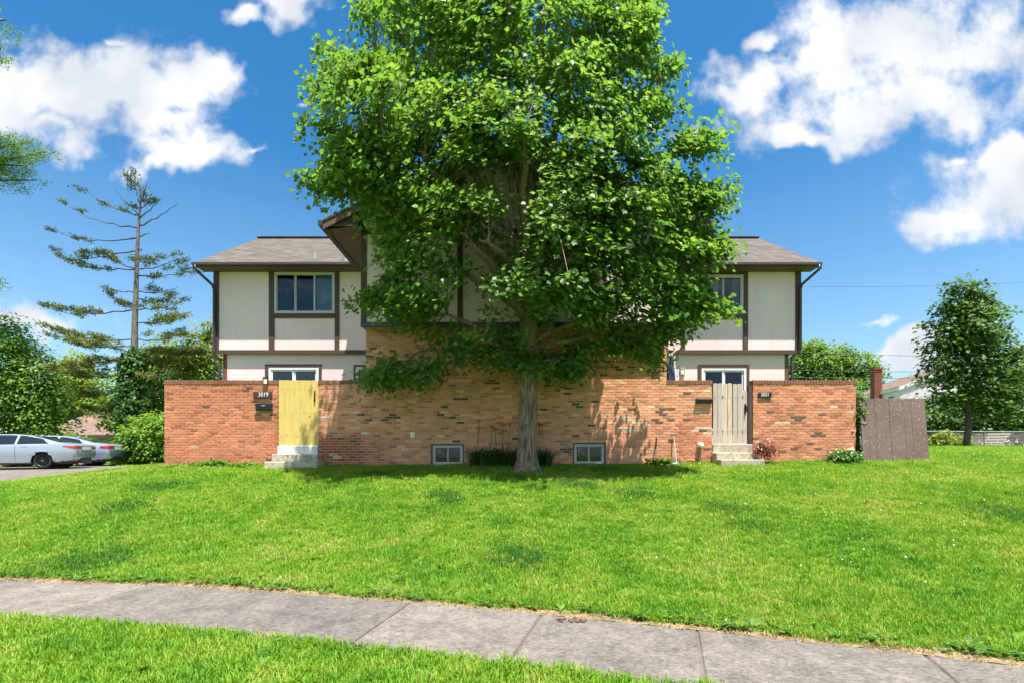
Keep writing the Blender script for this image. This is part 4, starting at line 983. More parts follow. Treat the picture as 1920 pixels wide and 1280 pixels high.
# ------------------------------------------------------------------ cars
def car(label, paint_m, loc, yaw, L, prof, alloy, spokes, xr, xf, tl):
    """prof: stations (x from tail, z bottom, z shoulder, z roofline, half width low, half width shoulder, half width roof)"""
    t = thing('parked_car', label, 'car', loc, 'cars in the car park'); Rz = Matrix.Rotation(yaw, 3, 'Z')
    st = np.array(prof, float); xs = np.arange(0, L + 1e-6, 0.05)
    I = [np.interp(xs, st[:, 0], st[:, k]) for k in range(7)]
    wr = 0.335; zc = 0.335
    def ring(i):
        zb, zs, zr, wl, ws, wt = (I[k][i] for k in range(1, 7)); pts = []
        ctrlp = [(0, zb), (wl * .8, zb), (wl, zb + .07), (ws * 1.0, zb + (zs - zb) * .45), (ws, zs - .10), (ws - .02, zs)]
        for k in range(5): pts.append(ctrlp[k])
        for a in (0.7,): pts.insert(4, (ws + .012, zb + (zs - zb) * .62))
        top = max(zr, zs + .004)
        for q in (0.0, .25, .5, .75, .92): pts.append((ws - .02 + (wt - ws + .02) * q, zs + (top - zs) * q))
        pts += [(wt * .93, zs + (top - zs) * .985), (wt * .6, top + .004), (0, top + .010)]
        return pts
    rings = [ring(i) for i in range(len(xs))]; n = len(rings[0])
    def build(name, V, F, mat, parent=t, smooth=True):
        V = [tuple(Rz @ Vector(v) + Vector(loc)) for v in V]; m = MB(); m.v = V; m.f = F
        o = m.build(name, mat, parent, smooth)
        if smooth and name == 'body':
            md = o.modifiers.new('es', 'EDGE_SPLIT'); md.split_angle = R(38)
        return o
    V, F, G = [], [], []
    for s in (1, -1):
        b = len(V)
        for i, x in enumerate(xs):
            for (y, z) in rings[i]: V.append((x, s * y, z))
        for i in range(len(xs) - 1):
            for j in range(n - 1):
                q = (b + i*n + j, b + (i+1)*n + j, b + (i+1)*n + j + 1, b + i*n + j + 1)
                cx = np.mean([V[k] for k in q], axis=0)
                if abs(cx[1]) > .45 and any(math.hypot(cx[0] - w, cx[2] - zc) < wr + .045 for w in (xr, xf)): continue
                F.append(q)
    for i in (0, len(xs) - 1):
        F.append(tuple([i*n + j for j in range(n)] + [len(xs)*n + i*n + j for j in range(n - 2, 0, -1)]))
    body = build('body', V, F, paint_m)
    def side_y(x, z, eps=0.006):
        i = int(np.clip(round(x / .05), 0, len(xs) - 1)); r = rings[i]
        for (a, c) in zip(r[5:-2], r[6:-1]):
            if c[1] >= z >= a[1]: return a[0] + (c[0] - a[0]) * (z - a[1]) / max(1e-6, c[1] - a[1]) + eps
        return r[5][0] + eps
    def zr(x): return float(np.interp(x, st[:, 0], st[:, 3]))
    def zs(x): return float(np.interp(x, st[:, 0], st[:, 2]))
    # side windows, rear and front glass
    for s in (1, -1):
        for (a, b) in tl['side']:
            k = 8; V = []; F = []
            for q in range(k + 1):
                x = a + (b - a) * q / k; z0 = zs(x) + .025; z1 = max(z0 + .012, zs(x) + (zr(x) - zs(x)) * .90)
                if tl.get('taper') and a == tl['side'][0][0]: z1 = max(z0 + .01, z0 + (z1 - z0) * min(1, (x - a) / .30 + .12))
                zm = (z0 + z1) / 2
                for z in (z0, zm, z1): V.append((x, s * side_y(x, z), z))
            for q in range(k):
                for j in (0, 1): F.append((3*q + j, 3*q + 3 + j, 3*q + 4 + j, 3*q + 1 + j))
            build('side_window', V, F, 'car_glass')
        # handles, mirrors
        for hx in tl['handle']:
            V = []; z = zs(hx) - .075; y = s * (side_y(hx, zs(hx) - .02) + .02)
            m_ = MB(); m_.box(hx - .10, hx + .10, min(y, y - s * .03), max(y, y - s * .03), z - .014, z + .014); build('door_handle', m_.v, m_.f, 'chrome', smooth=False)
        for sx in tl['seam']:
            V = []; F = []
            for q in range(9):
                z = 0.30 + (zs(sx) - .30) * q / 8; i = int(round(sx / .05)); r = rings[i]
                y = np.interp(z, [p[1] for p in r[:7]], [p[0] for p in r[:7]]) + .003
                V += [(sx - .006, s * y, z), (sx + .006, s * y, z)]
            for q in range(8): F.append((2*q, 2*q + 1, 2*q + 3, 2*q + 2))
            build('door_seam', V, F, 'black_plastic')
    for (a, b, nm) in ((tl['rear'][0], tl['rear'][1], 'rear_window'), (tl['front'][0], tl['front'][1], 'windscreen')):
        V, F = [], []; k = 6
        for q in range(k + 1):
            x = a + (b - a) * q / k; w = float(np.interp(x, st[:, 0], st[:, 6])) * .86
            for j in range(5): V.append((x, -w + 2 * w * j / 4, zr(x) + .012 + .006 * (1 - abs(j - 2) / 2)))
        for q in range(k):
            for j in range(4): F.append((5*q + j, 5*q + 5 + j, 5*q + 6 + j, 5*q + 1 + j))
        build(nm, V, F, 'car_glass')
    # tail: lamps wrap the corner, number plate, bumper
    for s in (1, -1):
        V, F = [], []; path = [(tl['lx'], 1.0), (tl['lx'] * .55, 1.0), (.14, 1.01), (.03, 1.01), (-.022, .90), (-.026, tl['lin'])]
        for (x, fw) in path:
            w = float(np.interp(max(x, 0), st[:, 0], st[:, 5])) * fw + .012; f = (x + .016) / (tl['lx'] + .016)
            V += [(x, s * w, tl['lz0'] + tl['dz'] * f), (x, s * w, tl['lz1'] - tl['dn'] * f)]
        for q in range(len(path) - 1): F.append((2*q, 2*q + 2, 2*q + 3, 2*q + 1))
        build('tail_light', V, F, 'tail_red', smooth=False)
    m_ = MB(); m_.box(-.03, -.012, -.26, .26, .80, .93); build('number_plate', m_.v, m_.f, 'vinyl_white', smooth=False)
    m_ = MB(); m_.box(-.022, -.010, -.45, .45, .935, .96); build('trunk_trim', m_.v, m_.f, 'chrome', smooth=False)
    V, F = [], []
    for q in range(13):
        an = -math.pi / 2 + math.pi * q / 12; y = math.sin(an); x = .50 * (abs(y) ** 5) - .03; w = (st[0, 4] + .10) * y if abs(y) < 1 else .88 * y
        V += [(x, w, .24), (x - .005, w, .45 - .12 * abs(y) ** 3), (x + .06, w, .20)]
    for q in range(12): F += [(3*q, 3*q + 3, 3*q + 4, 3*q + 1), (3*q + 2, 3*q + 5, 3*q + 3, 3*q)]
    build('lower_bumper', V, F, 'black_plastic')
    m_ = MB(); m_.box(.35, L - .35, -.70, .70, .19, .30); build('underbody', m_.v, m_.f, 'black_plastic', smooth=False)
    m_ = MB(); m_.prism([(1.62, -.02, zr(1.62)), (1.62, .02, zr(1.62)), (1.48, .005, zr(1.5) + .10), (1.48, -.005, zr(1.5) + .10)], (.10, 0, -.01)); build('antenna_fin', m_.v, m_.f, paint_m, smooth=False)
    for s in (1, -1):
        for wx_ in (xr, xf):
            m_ = MB(); k = 20
            # arch lip
            m_.tube([(wx_ + (wr + .06) * math.cos(a), s * (.90), zc + (wr + .06) * math.sin(a)) for a in [math.pi * q / k * 1.06 - .1 for q in range(k + 1)]], .022, 6); build('wheel_arch', m_.v, m_.f, paint_m)
            m_ = MB(); V, F = [], []
            for q in range(k + 1):
                a = math.pi * q / k * 1.2 - .31
                for y in (.45, .895): V.append((wx_ + (wr + .055) * math.cos(a), s * y, zc + (wr + .055) * math.sin(a)))
            for q in range(k): F.append((2*q, 2*q + 1, 2*q + 3, 2*q + 2))
            V2 = len(V); V += [(wx_ + .4 * math.cos(a), s * .46, zc + .4 * math.sin(a)) for a in [2 * math.pi * q / 16 for q in range(16)]]; F.append(tuple(range(V2, V2 + 16)))
            build('wheel_well', V, F, 'black_plastic', smooth=False)
            # wheel: tyre, rim, spokes, hub
            w = None; V, F = [], []; pr = [(.20, .66), (.30, .64), (.33, .68), (.335, .75), (.33, .84), (.30, .885), (.235, .87), (.225, .80)]; k = 32
            for q in range(k):
                a = 2 * math.pi * q / k
                for (r_, y) in pr: V.append((wx_ + r_ * math.cos(a), s * y, zc + r_ * math.sin(a)))
            for q in range(k):
                for j in range(len(pr) - 1): F.append((q*8 + j, ((q+1) % k)*8 + j, ((q+1) % k)*8 + j + 1, q*8 + j + 1))
            w = build('wheel', V, F, 'tyre')
            V, F = [], []
            for q in range(k):
                a = 2 * math.pi * q / k
                V += [(wx_ + .236 * math.cos(a), s * .873, zc + .236 * math.sin(a)), (wx_ + .218 * math.cos(a), s * .868, zc + .218 * math.sin(a)), (wx_ + .21 * math.cos(a), s * .80, zc + .21 * math.sin(a))]
            for q in range(k):
                p_ = ((q + 1) % k) * 3; F += [(3*q, p_, p_ + 1, 3*q + 1), (3*q + 1, p_ + 1, p_ + 2, 3*q + 2)]
            build('rim', V, F, alloy, w)
            m_ = MB(); m_.tube([(wx_, s * .78, zc), (wx_, s * .795, zc)], .215, 24); build('brake_disc', m_.v, m_.f, 'black_plastic', w, False)
            m_ = MB()
            for q in range(spokes):
                a = 2 * math.pi * q / spokes + .3; d = Vector((math.cos(a), 0, math.sin(a))); pz_ = Vector((-math.sin(a), 0, math.cos(a)))
                m_.obox(Vector((wx_, s * .85, zc)) + d * .125, d * .105, pz_ * (.030 if spokes < 8 else .016), Vector((0, .012, 0)))
            m_.tube([(wx_, s * .83, zc), (wx_, s * .868, zc)], .045, 12); build('spokes', m_.v, m_.f, alloy, w, False)
            m_ = MB(); m_.tube([(wx_, s * .8685, zc), (wx_, s * .873, zc)], .022, 10); build('hub_cap', m_.v, m_.f, 'chrome', w, False)
    return t
profA = [(0,.42,.80,.82,.74,.80,.66),(.04,.36,.98,.985,.78,.84,.70),(.14,.30,1.03,1.055,.80,.87,.72),(.35,.25,1.03,1.08,.83,.905,.72),(.70,.22,1.03,1.13,.86,.915,.70),(1.25,.20,1.02,1.30,.88,.92,.64),(1.75,.19,1.01,1.415,.88,.92,.60),(2.3,.18,.99,1.455,.88,.92,.60),(2.9,.18,.97,1.44,.88,.92,.61),(3.3,.18,.96,1.34,.88,.92,.64),(3.75,.19,.95,1.10,.88,.92,.70),(4.0,.20,.94,1.0,.87,.91,.72),(4.5,.24,.86,.90,.84,.88,.70),(4.8,.30,.72,.76,.76,.80,.64),(4.92,.38,.60,.62,.66,.68,.55)]
tlA = dict(side=[(.92, 1.98), (2.06, 3.40)], taper=True, handle=[1.72, 2.85], seam=[2.02, 3.15], rear=(.62, 1.55), front=(3.85, 3.10), lx=.42, lin=.50, lz0=.84, lz1=.96, dz=.085, dn=.0)
tlB = dict(side=[(.98, 2.00), (2.08, 3.45)], taper=True, handle=[1.75, 2.9], seam=[2.04, 3.2], rear=(.70, 1.50), front=(3.85, 3.10), lx=.34, lin=.42, lz0=.82, lz1=.985, dz=.03, dn=.035)
profB = [tuple(r) for r in profA]
LAT = Vector((-math.sin(R(17)), math.cos(R(17)), 0))
CA = P(140, 850, 20.6) + LAT * .90; CB = P(203, 850, 23.3) + LAT * .90
car('silver sedan with black wheels at the left edge of the photo', 'silver_paint', (CA[0], CA[1], g1(CA[0] - 1, CA[1]) + .03), math.pi + R(17), 4.92, profA, 'black_alloy', 10, 1.12, 3.95, tlA)
car('pale blue sedan parked behind the silver one, beside the bushes', 'pale_blue_paint', (CB[0], CB[1], g1(CB[0] - 1, CB[1]) + .03), math.pi + R(17), 4.92, profB, 'bright_alloy', 5, 1.10, 3.92, tlB)

# ------------------------------------------------------------------ trees
def in_poly(px, py, poly):
    poly = np.array(poly, float); x, y = poly[:, 0], poly[:, 1]; x2, y2 = np.roll(x, -1), np.roll(y, -1)
    ins = np.zeros(len(px), bool)
    for a, b, c, d in zip(x, y, x2, y2):
        k = ((b > py) != (d > py)) & (px < (c - a) * (py - b) / (d - b + 1e-12) + a); ins ^= k
    return ins
def poly_dist(px, py, poly):
    poly = np.array(poly, float); q = np.roll(poly, -1, 0); best = np.full(len(px), 1e9)
    for (a, b), (c, d) in zip(poly, q):
        dx, dy = c - a, d - b; t = np.clip(((px - a) * dx + (py - b) * dy) / (dx * dx + dy * dy), 0, 1)
        best = np.minimum(best, np.hypot(px - a - t * dx, py - b - t * dy))
    return best
def sprays(C, O, n_leaf, rad, flat, size, droop, tmpl, tint_mu, up=0.9, out=0.5, jit=0.4):
    """leaves clustered on the spray centres C with outward directions O"""
    k = len(C); O = unit(O); idx = np.repeat(np.arange(k), n_leaf); n = len(idx)
    side = unit(np.cross(O, np.array([0, 0, 1.0]))); sp = rng.uniform(0.7, 1.3, k)
    a = rng.uniform(-1, 1, n); b = rng.normal(0, 0.5, n); h = rng.normal(0, 1, n)
    o, s = O[idx], side[idx]; r = (rad * sp)[idx]
    pos = C[idx] + o * (a * r)[:, None] + s * (b * r)[:, None]
    pos[:, 2] += h * flat * r - droop * r * (a * np.abs(a) + 0.6 * b * b)
    nrm = np.array([0, 0, up]) + o * out + rng.normal(0, jit, (n, 3))
    tip = o * 0.8 + s * (b * 1.2)[:, None] + rng.normal(0, 0.35, (n, 3)) - np.array([0, 0, 0.55])
    sz = size * rng.uniform(0.7, 1.25, n); tn = np.clip(tint_mu[idx] + rng.normal(0, 0.13, n), 0, 1)
    return leaves(pos, nrm, tip, sz, tmpl, tn)
def limb(m, pts, r0, r1, n=8, wob=0.0):
    pts = [Vector(p) for p in pts]; out = []
    for a, b in zip(pts[:-1], pts[1:]):
        for q in range(3):
            p = a.lerp(b, q / 3)
            out.append(p + Vector((random.uniform(-wob, wob), random.uniform(-wob, wob), random.uniform(-wob, wob)) if out else (0, 0, 0)))
    out.append(pts[-1]); k = len(out) - 1
    m.tube(out, [r0 + (r1 - r0) * (i / k) ** 0.8 for i in range(k + 1)], n); return out

def maple():
    TY = 11.3; bx, bz = PX(987, TY), g1(PX(987, TY), TY)
    t = thing('maple_tree', 'large leafy maple with a thick trunk standing before the brick bay', 'tree', (bx, TY, bz))
    # trunk with flared, ridged base
    V, F = [], []; n = 40; lev = [(-.15,.40),(0,.33),(.06,.29),(.15,.256),(.3,.232),(.6,.218),(1.0,.21),(1.6,.203),(2.2,.20),(2.8,.20),(3.3,.21),(3.8,.195),(4.4,.175),(5.0,.15)]
    for i, (h, r) in enumerate(lev):
        fl = max(0, 1 - h / .55)
        for k in range(n):
            a = 2 * math.pi * k / n
            rr = r * (1 + .16 * fl * math.sin(5 * a + .8) + .09 * fl * math.sin(8 * a + 2)) * (1 + .030 * math.sin(13 * a + h * 1.3) + .018 * math.sin(19 * a - h * 2.1))
            V.append((bx + rr * math.cos(a) + .055 * h / 3 - .02 * h * (h - 3) * .3, TY + rr * math.sin(a) - .03 * h, bz + h))
    for i in range(len(lev) - 1):
        for k in range(n): F.append((i*n + k, i*n + (k+1) % n, (i+1)*n + (k+1) % n, (i+1)*n + k))
    m = MB(); m.v = V; m.f = F; m.build('trunk', 'maple_bark', t, smooth=True)
    top = Vector((bx + .09 - .02 * 5 * 2 * .3, TY - .15, bz + 5.0)); fork = Vector((bx + .06, TY - .1, bz + 3.4))
    # main limbs, tips given by where the photograph shows the crown reach
    tips = [(700,120,10.6),(620,250,10.2),(640,350,10.4),(720,300,9.6),(800,150,10.2),(860,20,10.6),(940,-120,10.8),(1040,-130,11),(1120,40,10.4),(1200,100,10.4),(1230,200,9.8),(1320,270,9.8),(1340,370,9.9),(1340,480,10.1),(1310,570,10.2),(1180,640,10.6),(1060,680,10.7),(780,600,10.7),(720,520,10.7),(740,690,11.3),(900,450,9.4),(1040,420,9.2),(980,250,9.3),(1100,260,9.4),(1190,400,9.6),(820,420,9.8),(900,640,10.4)]
    skel = []
    for i, (u, v, Y) in enumerate(tips):
        tip = P(u, v, Y); hgt = tip.z - bz
        if v > 560: s0 = Vector((bx + .05, TY - .08, bz + random.uniform(2.2, 3.0)))
        elif v > 330: s0 = Vector((bx + .06, TY - .1, bz + random.uniform(3.2, 4.3)))
        else: s0 = top - Vector((0, 0, random.uniform(0.0, .8)))
        d = tip - s0; mid = s0 + d * .45 + Vector((0, 0, .16 * d.length if v < 560 else .10 * d.length)); mid2 = s0 + d * .75 + Vector((0, 0, .12 * d.length))
        m = MB(); pts = limb(m, [s0, mid, mid2, tip], .085 if v > 500 else .13, .018, 8, .05); m.build('limb', 'maple_bark', t, smooth=True); skel += pts[2:]
    skel = np.array([tuple(p) for p in skel])
    # crown outline as seen from the lawn, and its depth
    OUT = [(668,-10),(664,16),(706,44),(700,84),(640,96),(602,88),(612,132),(578,150),(594,186),(574,232),(600,262),(580,296),(566,342),(594,382),(620,402),(672,404),(690,440),(704,484),(722,520),(690,536),(652,552),(686,582),(700,606),(768,622),(812,636),(838,660),(770,676),(706,690),(668,716),(730,724),(806,722),(858,694),(900,676),(940,690),(972,700),(1012,702),(1040,734),(1066,716),(1114,708),(1122,676),(1152,656),(1190,676),(1236,690),(1246,650),(1292,640),(1312,606),(1350,602),(1376,596),(1382,560),(1344,520),(1332,490),(1380,466),(1394,456),(1350,444),(1372,420),(1386,350),(1344,346),(1312,316),(1336,292),(1360,260),(1322,258),(1262,282),(1272,256),(1250,214),(1282,188),(1256,166),(1284,120),(1246,112),(1214,90),(1238,20),(1234,-20),(1215,-90),(1140,-170),(1040,-225),(920,-235),(790,-180),(712,-90)]
    HOLE = [(930,330,34),(1000,360,26),(900,470,26),(860,560,30),(820,470,22),(1015,322,12),(960,590,26),(780,330,12),(935,100,12),(830,255,14),(780,245,10),(1050,255,16),(700,500,16),(1110,540,18),(1290,230,8),(880,610,18),(1040,480,18)]
    N0 = 9000; u = rng.uniform(560, 1400, N0); v = rng.uniform(-240, 740, N0)
    k = in_poly(u, v, OUT); u, v = u[k], v[k]; d = poly_dist(u, v, OUT)
    k = d > np.where(v < 420, 24, np.where(v < 600, 17, 7)); u, v, d = u[k], v[k], d[k]
    keep = np.ones(len(u), bool)
    for (a, b, r) in HOLE: keep &= ~((np.hypot(u - a, v - b) < r * 1.3) & (rng.random(len(u)) < 0.9))
    # clumpy density: leave veins of thinner foliage between the boughs
    ph = np.sin(u * .021 + 1.3 * np.sin(v * .017)) * np.sin(v * .026 + 1.7 * np.sin(u * .013)); keep &= rng.random(len(u)) < (0.62 + 0.38 * ph)
    u, v, d = u[keep], v[keep], d[keep]
    def depth_of(u, v, d):
        Zp = EYE - (v - HZ) / FPX * 10.6
        yf = np.interp(Zp, [3, 5, 7, 9, 11, 13, 15], [10.3, 9.75, 9.45, 9.55, 9.9, 10.4, 10.9]); band = np.where(u > 1130, 1.05, 2.3)
        yb = np.minimum(np.where(Zp > 9.7, 12.6, np.where(Zp > 6.6, 11.35, 11.75)), yf + band); w = np.maximum(np.sqrt(1 - (1 - np.clip(d / 200, 0, 1)) ** 2), .25)
        lf = (u < 700) & (v < 430); yl = 11.05 - (Zp - 1.1) / 3.55; yf = np.where(lf, yl, yf); yb = np.where(lf, yl + 1.0, yb); band = np.where(lf, 1.0, band)
        mid = yf + band * .5; return mid + (yf - mid) * w, mid + (np.maximum(yb, mid + .1) - mid) * w
    # boughs: layered domes of sprays, with air between them
    sel = rng.permutation(len(u)); nb = 230; bu, bv, bd = u[sel[:nb]], v[sel[:nb]], d[sel[:nb]]
    lo, hi = depth_of(bu, bv, bd); bY = lo + (hi - lo) * rng.random(nb) ** 1.6
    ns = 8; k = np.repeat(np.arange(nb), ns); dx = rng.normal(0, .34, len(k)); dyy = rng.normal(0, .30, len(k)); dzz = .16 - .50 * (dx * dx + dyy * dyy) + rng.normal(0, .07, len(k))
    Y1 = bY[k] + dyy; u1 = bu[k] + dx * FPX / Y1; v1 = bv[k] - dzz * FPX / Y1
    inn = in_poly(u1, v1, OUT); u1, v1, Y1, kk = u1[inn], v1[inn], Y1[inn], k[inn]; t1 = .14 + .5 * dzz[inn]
    rest = sel[nb:nb + 560]; u2, v2, d2 = u[rest], v[rest], d[rest]; lo, hi = depth_of(u2, v2, d2); Y2 = lo + (hi - lo) * rng.random(len(u2))
    edge = np.where(d < 40)[0]; edge = rng.permutation(edge)[:260]; u3, v3, d3 = u[edge], v[edge], d[edge]; lo, hi = depth_of(u3, v3, d3); Y3 = lo + (hi - lo) * rng.random(len(u3))
    u = np.r_[u1, u2, u3]; v = np.r_[v1, v2, v3]; Y = np.r_[Y1, Y2, Y3]; tb = np.r_[t1, np.zeros(len(u2) + len(u3))]
    # every limb ends in foliage, and single boughs reach past the main outline
    tu, tv_, tY = [], [], []
    for (a_, b_, Y_) in tips: tu += list(a_ + rng.normal(0, 17, 9)); tv_ += list(b_ + rng.normal(-3, 12, 9)); tY += list(Y_ + rng.normal(0, .18, 9))
    for (a_, b_) in ((604,92),(618,112),(584,158),(606,170),(578,236),(572,338),(596,350),(672,18),(690,40),(1268,124),(1248,130),(1270,196),(1344,266),(1318,272),(1296,280),(1372,352),(1350,380),(1376,458),(1352,470),(1368,582),(1340,574),(664,554),(690,560),(1224,682),(1226,30),(1220,60),(690,706),(715,712),(742,706)):
        Y_ = 9.9 if b_ < 430 else (10.2 if b_ < 640 else 11.2); tu += list(a_ + rng.normal(0, 7, 4)); tv_ += list(b_ + rng.normal(0, 6, 4)); tY += list(Y_ + rng.normal(0, .12, 4))
    u = np.r_[u, tu]; v = np.r_[v, tv_]; Y = np.r_[Y, tY]; tb = np.r_[tb, np.full(len(tu), .05)]
    low = v > 640; Y = np.where(low, rng.uniform(10.55, 11.7, len(u)), Y)
    keep = np.ones(len(u), bool)
    for (a_, b_, r_) in HOLE + [(955,400,40),(930,345,34),(985,330,26),(905,455,22),(1000,430,26),(870,545,24),(935,565,20)]: keep &= ~((np.hypot(u - a_, (v - b_) * .9) < r_ * 1.15) & (rng.random(len(u)) < .62))
    u, v, Y, tb = u[keep], v[keep], Y[keep], tb[keep]; u = 985 + (u - 985) * np.where(v < 660, .955, 1.0)
    C = np.stack([(u - 960) / FPX * Y, Y, EYE - (v - HZ) / FPX * Y], 1)
    axis = np.stack([np.full(len(u), bx), np.full(len(u), 11.2), C[:, 2] - 1.2], 1)
    O = C - axis; O[:, 2] *= .35; O += rng.normal(0, .5, O.shape) * np.array([1, 1, .3])
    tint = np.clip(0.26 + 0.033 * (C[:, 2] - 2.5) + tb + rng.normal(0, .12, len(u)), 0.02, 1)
    nl = 31
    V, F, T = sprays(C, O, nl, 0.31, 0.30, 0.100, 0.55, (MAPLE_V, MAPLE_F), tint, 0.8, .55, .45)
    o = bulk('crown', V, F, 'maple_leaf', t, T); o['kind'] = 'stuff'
    m = MB()
    for i in range(0, len(C), 2):
        c = C[i]; dd = np.linalg.norm(skel - c, axis=1) + np.maximum(0, skel[:, 2] - c[2]) * .7; j = int(np.argmin(dd)); a = Vector(skel[j]); b = Vector(c)
        mid = a.lerp(b, .5) + Vector((0, 0, .08 * (b - a).length)); m.tube([a, mid, b], [.016, .011, .005], 4, False)
    o = m.build('twigs', 'maple_bark', t); o['kind'] = 'stuff'
maple()

def blob_tree(name, label, cat, base, blobs, n_leaf, size, mat, bark, trunk_r, group=None, trunk_pts=None, tmpl=(KITE_V, KITE_F), fill=0.75, limbs=True, per=14, rad=0.45, part='crown'):
    """tree whose crown is a set of uneven lobes (centre, radii); leaves lie on sprays spread through each lobe"""
    base = Vector(base); t = thing(name, label, cat, base, group)
    blobs = [(Vector(c), r if isinstance(r, tuple) else (r, r, r)) for c, r in blobs]
    vol = np.array([r[0] * r[2] for _, r in blobs]); cnt = np.maximum(3, (n_leaf / per * vol / vol.sum()).astype(int))
    Cs, Os, Ts = [], [], []
    for (c, r), k in zip(blobs, cnt):
        d = unit(rng.normal(0, 1, (k, 3))); rr = rng.random(k) ** (1 / 3) ; rr = fill + (1 - fill) * rr * 1.25 - .12 * rng.random(k) if fill > .5 else rr
        wob = 1 + .16 * np.sin(3 * d[:, 0] + c.x) + .14 * np.sin(4 * d[:, 2] + c.z * 2) + .12 * np.sin(5 * d[:, 1] + c.y)
        p = np.array(c) + d * np.array(r) * (rr * wob)[:, None]; Cs.append(p); o = d.copy(); o[:, 2] *= .4; Os.append(o + rng.normal(0, .35, o.shape) * np.array([1, 1, .3]))
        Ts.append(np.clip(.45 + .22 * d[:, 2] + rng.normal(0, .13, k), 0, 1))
    C = np.concatenate(Cs); O = np.concatenate(Os); T = np.concatenate(Ts)
    gzv = gz(C[:, 0], C[:, 1]); k = C[:, 2] > gzv + .05; C, O, T = C[k], O[k], T[k]
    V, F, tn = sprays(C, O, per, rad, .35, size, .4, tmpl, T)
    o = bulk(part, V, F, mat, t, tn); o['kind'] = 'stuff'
    if trunk_r > 0:
        m = MB(); tp = trunk_pts or [base - Vector((0, 0, .2)), base.lerp(blobs[0][0], .5), blobs[0][0]]
        pts = limb(m, tp, trunk_r, trunk_r * .45, 10, trunk_r * .15); m.build('trunk', bark, t, smooth=True)
        if limbs:
            for c, r in blobs[1:]:
                j = min(range(len(pts)), key=lambda q: (pts[q] - c).length + max(0, pts[q].z - c.z) * 2); m = MB()
                limb(m, [pts[j], pts[j].lerp(c, .5) + Vector((0, 0, .1)), c], trunk_r * .45, .02, 6, .04); m.build('limb', bark, t, smooth=True)
    return t

def B(u, v, Y, ru, rv, ry=None): 
    s = Y / FPX; return (P(u, v, Y), (ru * s, (ry if ry else (ru + rv) / 2 * s), rv * s))

# young maple on the right lawn
Y = 18.0; bs = P(1813, 838, Y); bs.z = g1(bs.x, Y)
blob_tree('young_maple', 'young dark green tree standing alone on the right lawn', 'tree', bs,
    [B(1812,640,Y,30,70), B(1792,545,Y,17,20), B(1822,540,Y,15,22), B(1842,562,Y,20,18), B(1775,575,Y,26,15), B(1810,580,Y,34,16), B(1862,592,Y,26,16), B(1765,612,Y,28,14), B(1815,615,Y,40,16), B(1868,630,Y,34,16), B(1770,645,Y,38,15), B(1820,655,Y,42,16), B(1880,662,Y,36,15), B(1760,678,Y,34,14), B(1815,690,Y,46,16), B(1898,672,Y,28,14), B(1872,700,Y,40,15), B(1775,712,Y,44,14), B(1830,725,Y,50,16), B(1892,735,Y,38,16), B(1780,748,Y,40,14), B(1840,760,Y,52,15), B(1900,770,Y,34,14)],
    12500, 0.115, 'maple_leaf_dark', 'dark_bark', .12, None, [bs - Vector((0,0,.2)), P(1816,780,Y), P(1810,700,Y), P(1812,600,Y), P(1815,545,Y)], (MAPLE_V, MAPLE_F), .3, True, 11, .27)

